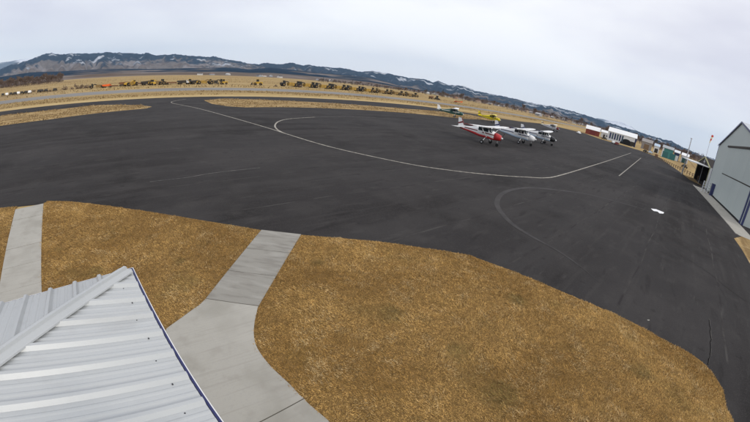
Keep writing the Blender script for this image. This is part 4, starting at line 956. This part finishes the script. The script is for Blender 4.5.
for k in range(6): MB().box((-ln/2+1.6+k*1.55, -8.04, 3.0), (1.0, .1, 3.6)).build('window_bay', m_win if k % 2 else m_dkblue, t)
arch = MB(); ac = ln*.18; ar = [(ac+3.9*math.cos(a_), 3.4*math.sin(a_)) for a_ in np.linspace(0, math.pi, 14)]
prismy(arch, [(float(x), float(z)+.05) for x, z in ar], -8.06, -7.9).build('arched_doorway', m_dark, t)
MB().box((ln*.40, -8.04, 1.6), (ln*.16, .12, 2.6)).build('door', m_steel, t); MB().box((ln/2+.06, 0, 2.6), (.1, 15, 4.6)).build('end_door', m_dkblue, t); MB().box((ln/2-.4, -8.05, 2.7), (.8, .1, 5.2)).build('corner_trim', m_dkblue, t)
t, ln = bld(641, 652, 146, 262, 12, 5.0, m_greyb, m_greyb, 'storage_shed', 'plain grey brown storage shed right of the long white hangar', 2.0)
MB().box((0, -6.04, 1.8), (3.6, .1, 3.6)).build('door', m_wood, t)
t, ln = bld(653.5, 659, 150, 262, 8, 4.4, m_whitew, m_ltblue, 'storage_shed', 'small white shed left of the teal building', 1.5)
MB().box((0, -4.04, 1.4), (2.4, .1, 2.8)).build('door', m_steel, t)
t, ln = bld(661, 672.5, 155, 215, 10, 5.2, m_teal, m_groof, 'teal_building', 'teal metal building near the right end of the apron', 1.3)
MB().box((-ln/2+.5, -5.04, 2.6), (.9, .1, 5.0)).build('corner_trim', m_whitew, t)
for k in range(2): MB().box((-1+k*4.4, -5.05, 1.7), (3.2, .1, 3.4)).build('door', mat('teal door', (.04, .15, .15), rough=.6), t)
t, ln = bld(673.5, 679, 157, 225, 9, 4.6, m_dkblue, m_whitew, 'blue_building', 'navy blue shed right of the teal building', 1.2)
MB().box((0, -4.55, 1.5), (2.4, .1, 3.0)).build('door', m_white, t)
t, ln = bld(680.5, 688, 160, 235, 9, 4.2, m_whitew, m_white, 'white_shed', 'small white shed right of the navy blue shed', 1.4)
MB().box((0, -4.55, 1.5), (3.0, .1, 3.0)).build('door', m_green, t)
# cars and clutter before those buildings
CM = [(m_white, 'white'), (m_steel, 'black'), (m_maroon, 'maroon'), (m_ltblue, 'pale blue'), (m_rust, 'rust brown')]
for k, (px, py, ci, what) in enumerate(((578.5,134,0,'left of the rust red shed'),(604,139.5,1,'before the small white shed'),(613,143.5,0,'before the long white hangar windows'),(616.5,145,2,'right of the white pickup at the long hangar'),(645,152.5,1,'left before the grey brown shed'),(650,153.5,3,'before the grey brown shed'),(656,157,4,'before the small white shed by the teal building'),(684,168,1,'near the open small hangar'))):
    x, y = g(px, py); q = pickup(f'{CM[ci][1]} pickup {what}', CM[ci][0], (x, y, .0), heading(D_)+rng.uniform(-.6, .6)); q['group'] = 'vehicles by the airport buildings'
# low rail fence along the apron edge towards the buildings
pa_ = np.array(g(648, 156)); pb_ = np.array(g(688, 176.5)); fd = pb_-pa_; fl = float(np.linalg.norm(fd)); fd = fd/fl
fe = thing('post_fence', 'low brown post fence along the right edge of the apron', 'fence', (float(pa_[0]+hn[0]*3), float(pa_[1]+hn[1]*3), 0), heading(fd))
nf = 22
pm = MB().box((0, 0, .6), (.18, .18, 1.2)).build('post', m_wood, fe)
for k in range(1, nf):
    c = pm.copy(); COL.objects.link(c); c.parent = fe; c.location = (fl*k/(nf-1), 0, 0)
for z in (.5, .95): MB().box((fl/2, .11, z), (fl, .05, .14)).build('rail', m_wood, fe)

# ------------------------------------------------------------------ haze
hz = bpy.data.materials.new('haze'); hz.use_nodes = True; t = hz.node_tree; t.nodes.clear()
o_ = N(t, 'ShaderNodeOutputMaterial'); pv = N(t, 'ShaderNodeVolumePrincipled'); pv.inputs['Color'].default_value = (.50, .72, 1.0, 1); pv.inputs['Density'].default_value = 4.2e-5; pv.inputs['Anisotropy'].default_value = .0
t.links.new(pv.outputs[0], o_.inputs['Volume'])
b = MB().box((0, 7000, 699), (34400, 19700, 1402)); ho = b.build('haze', hz, kind='stuff'); tag(ho, 'thin bluish haze over the valley', 'haze')
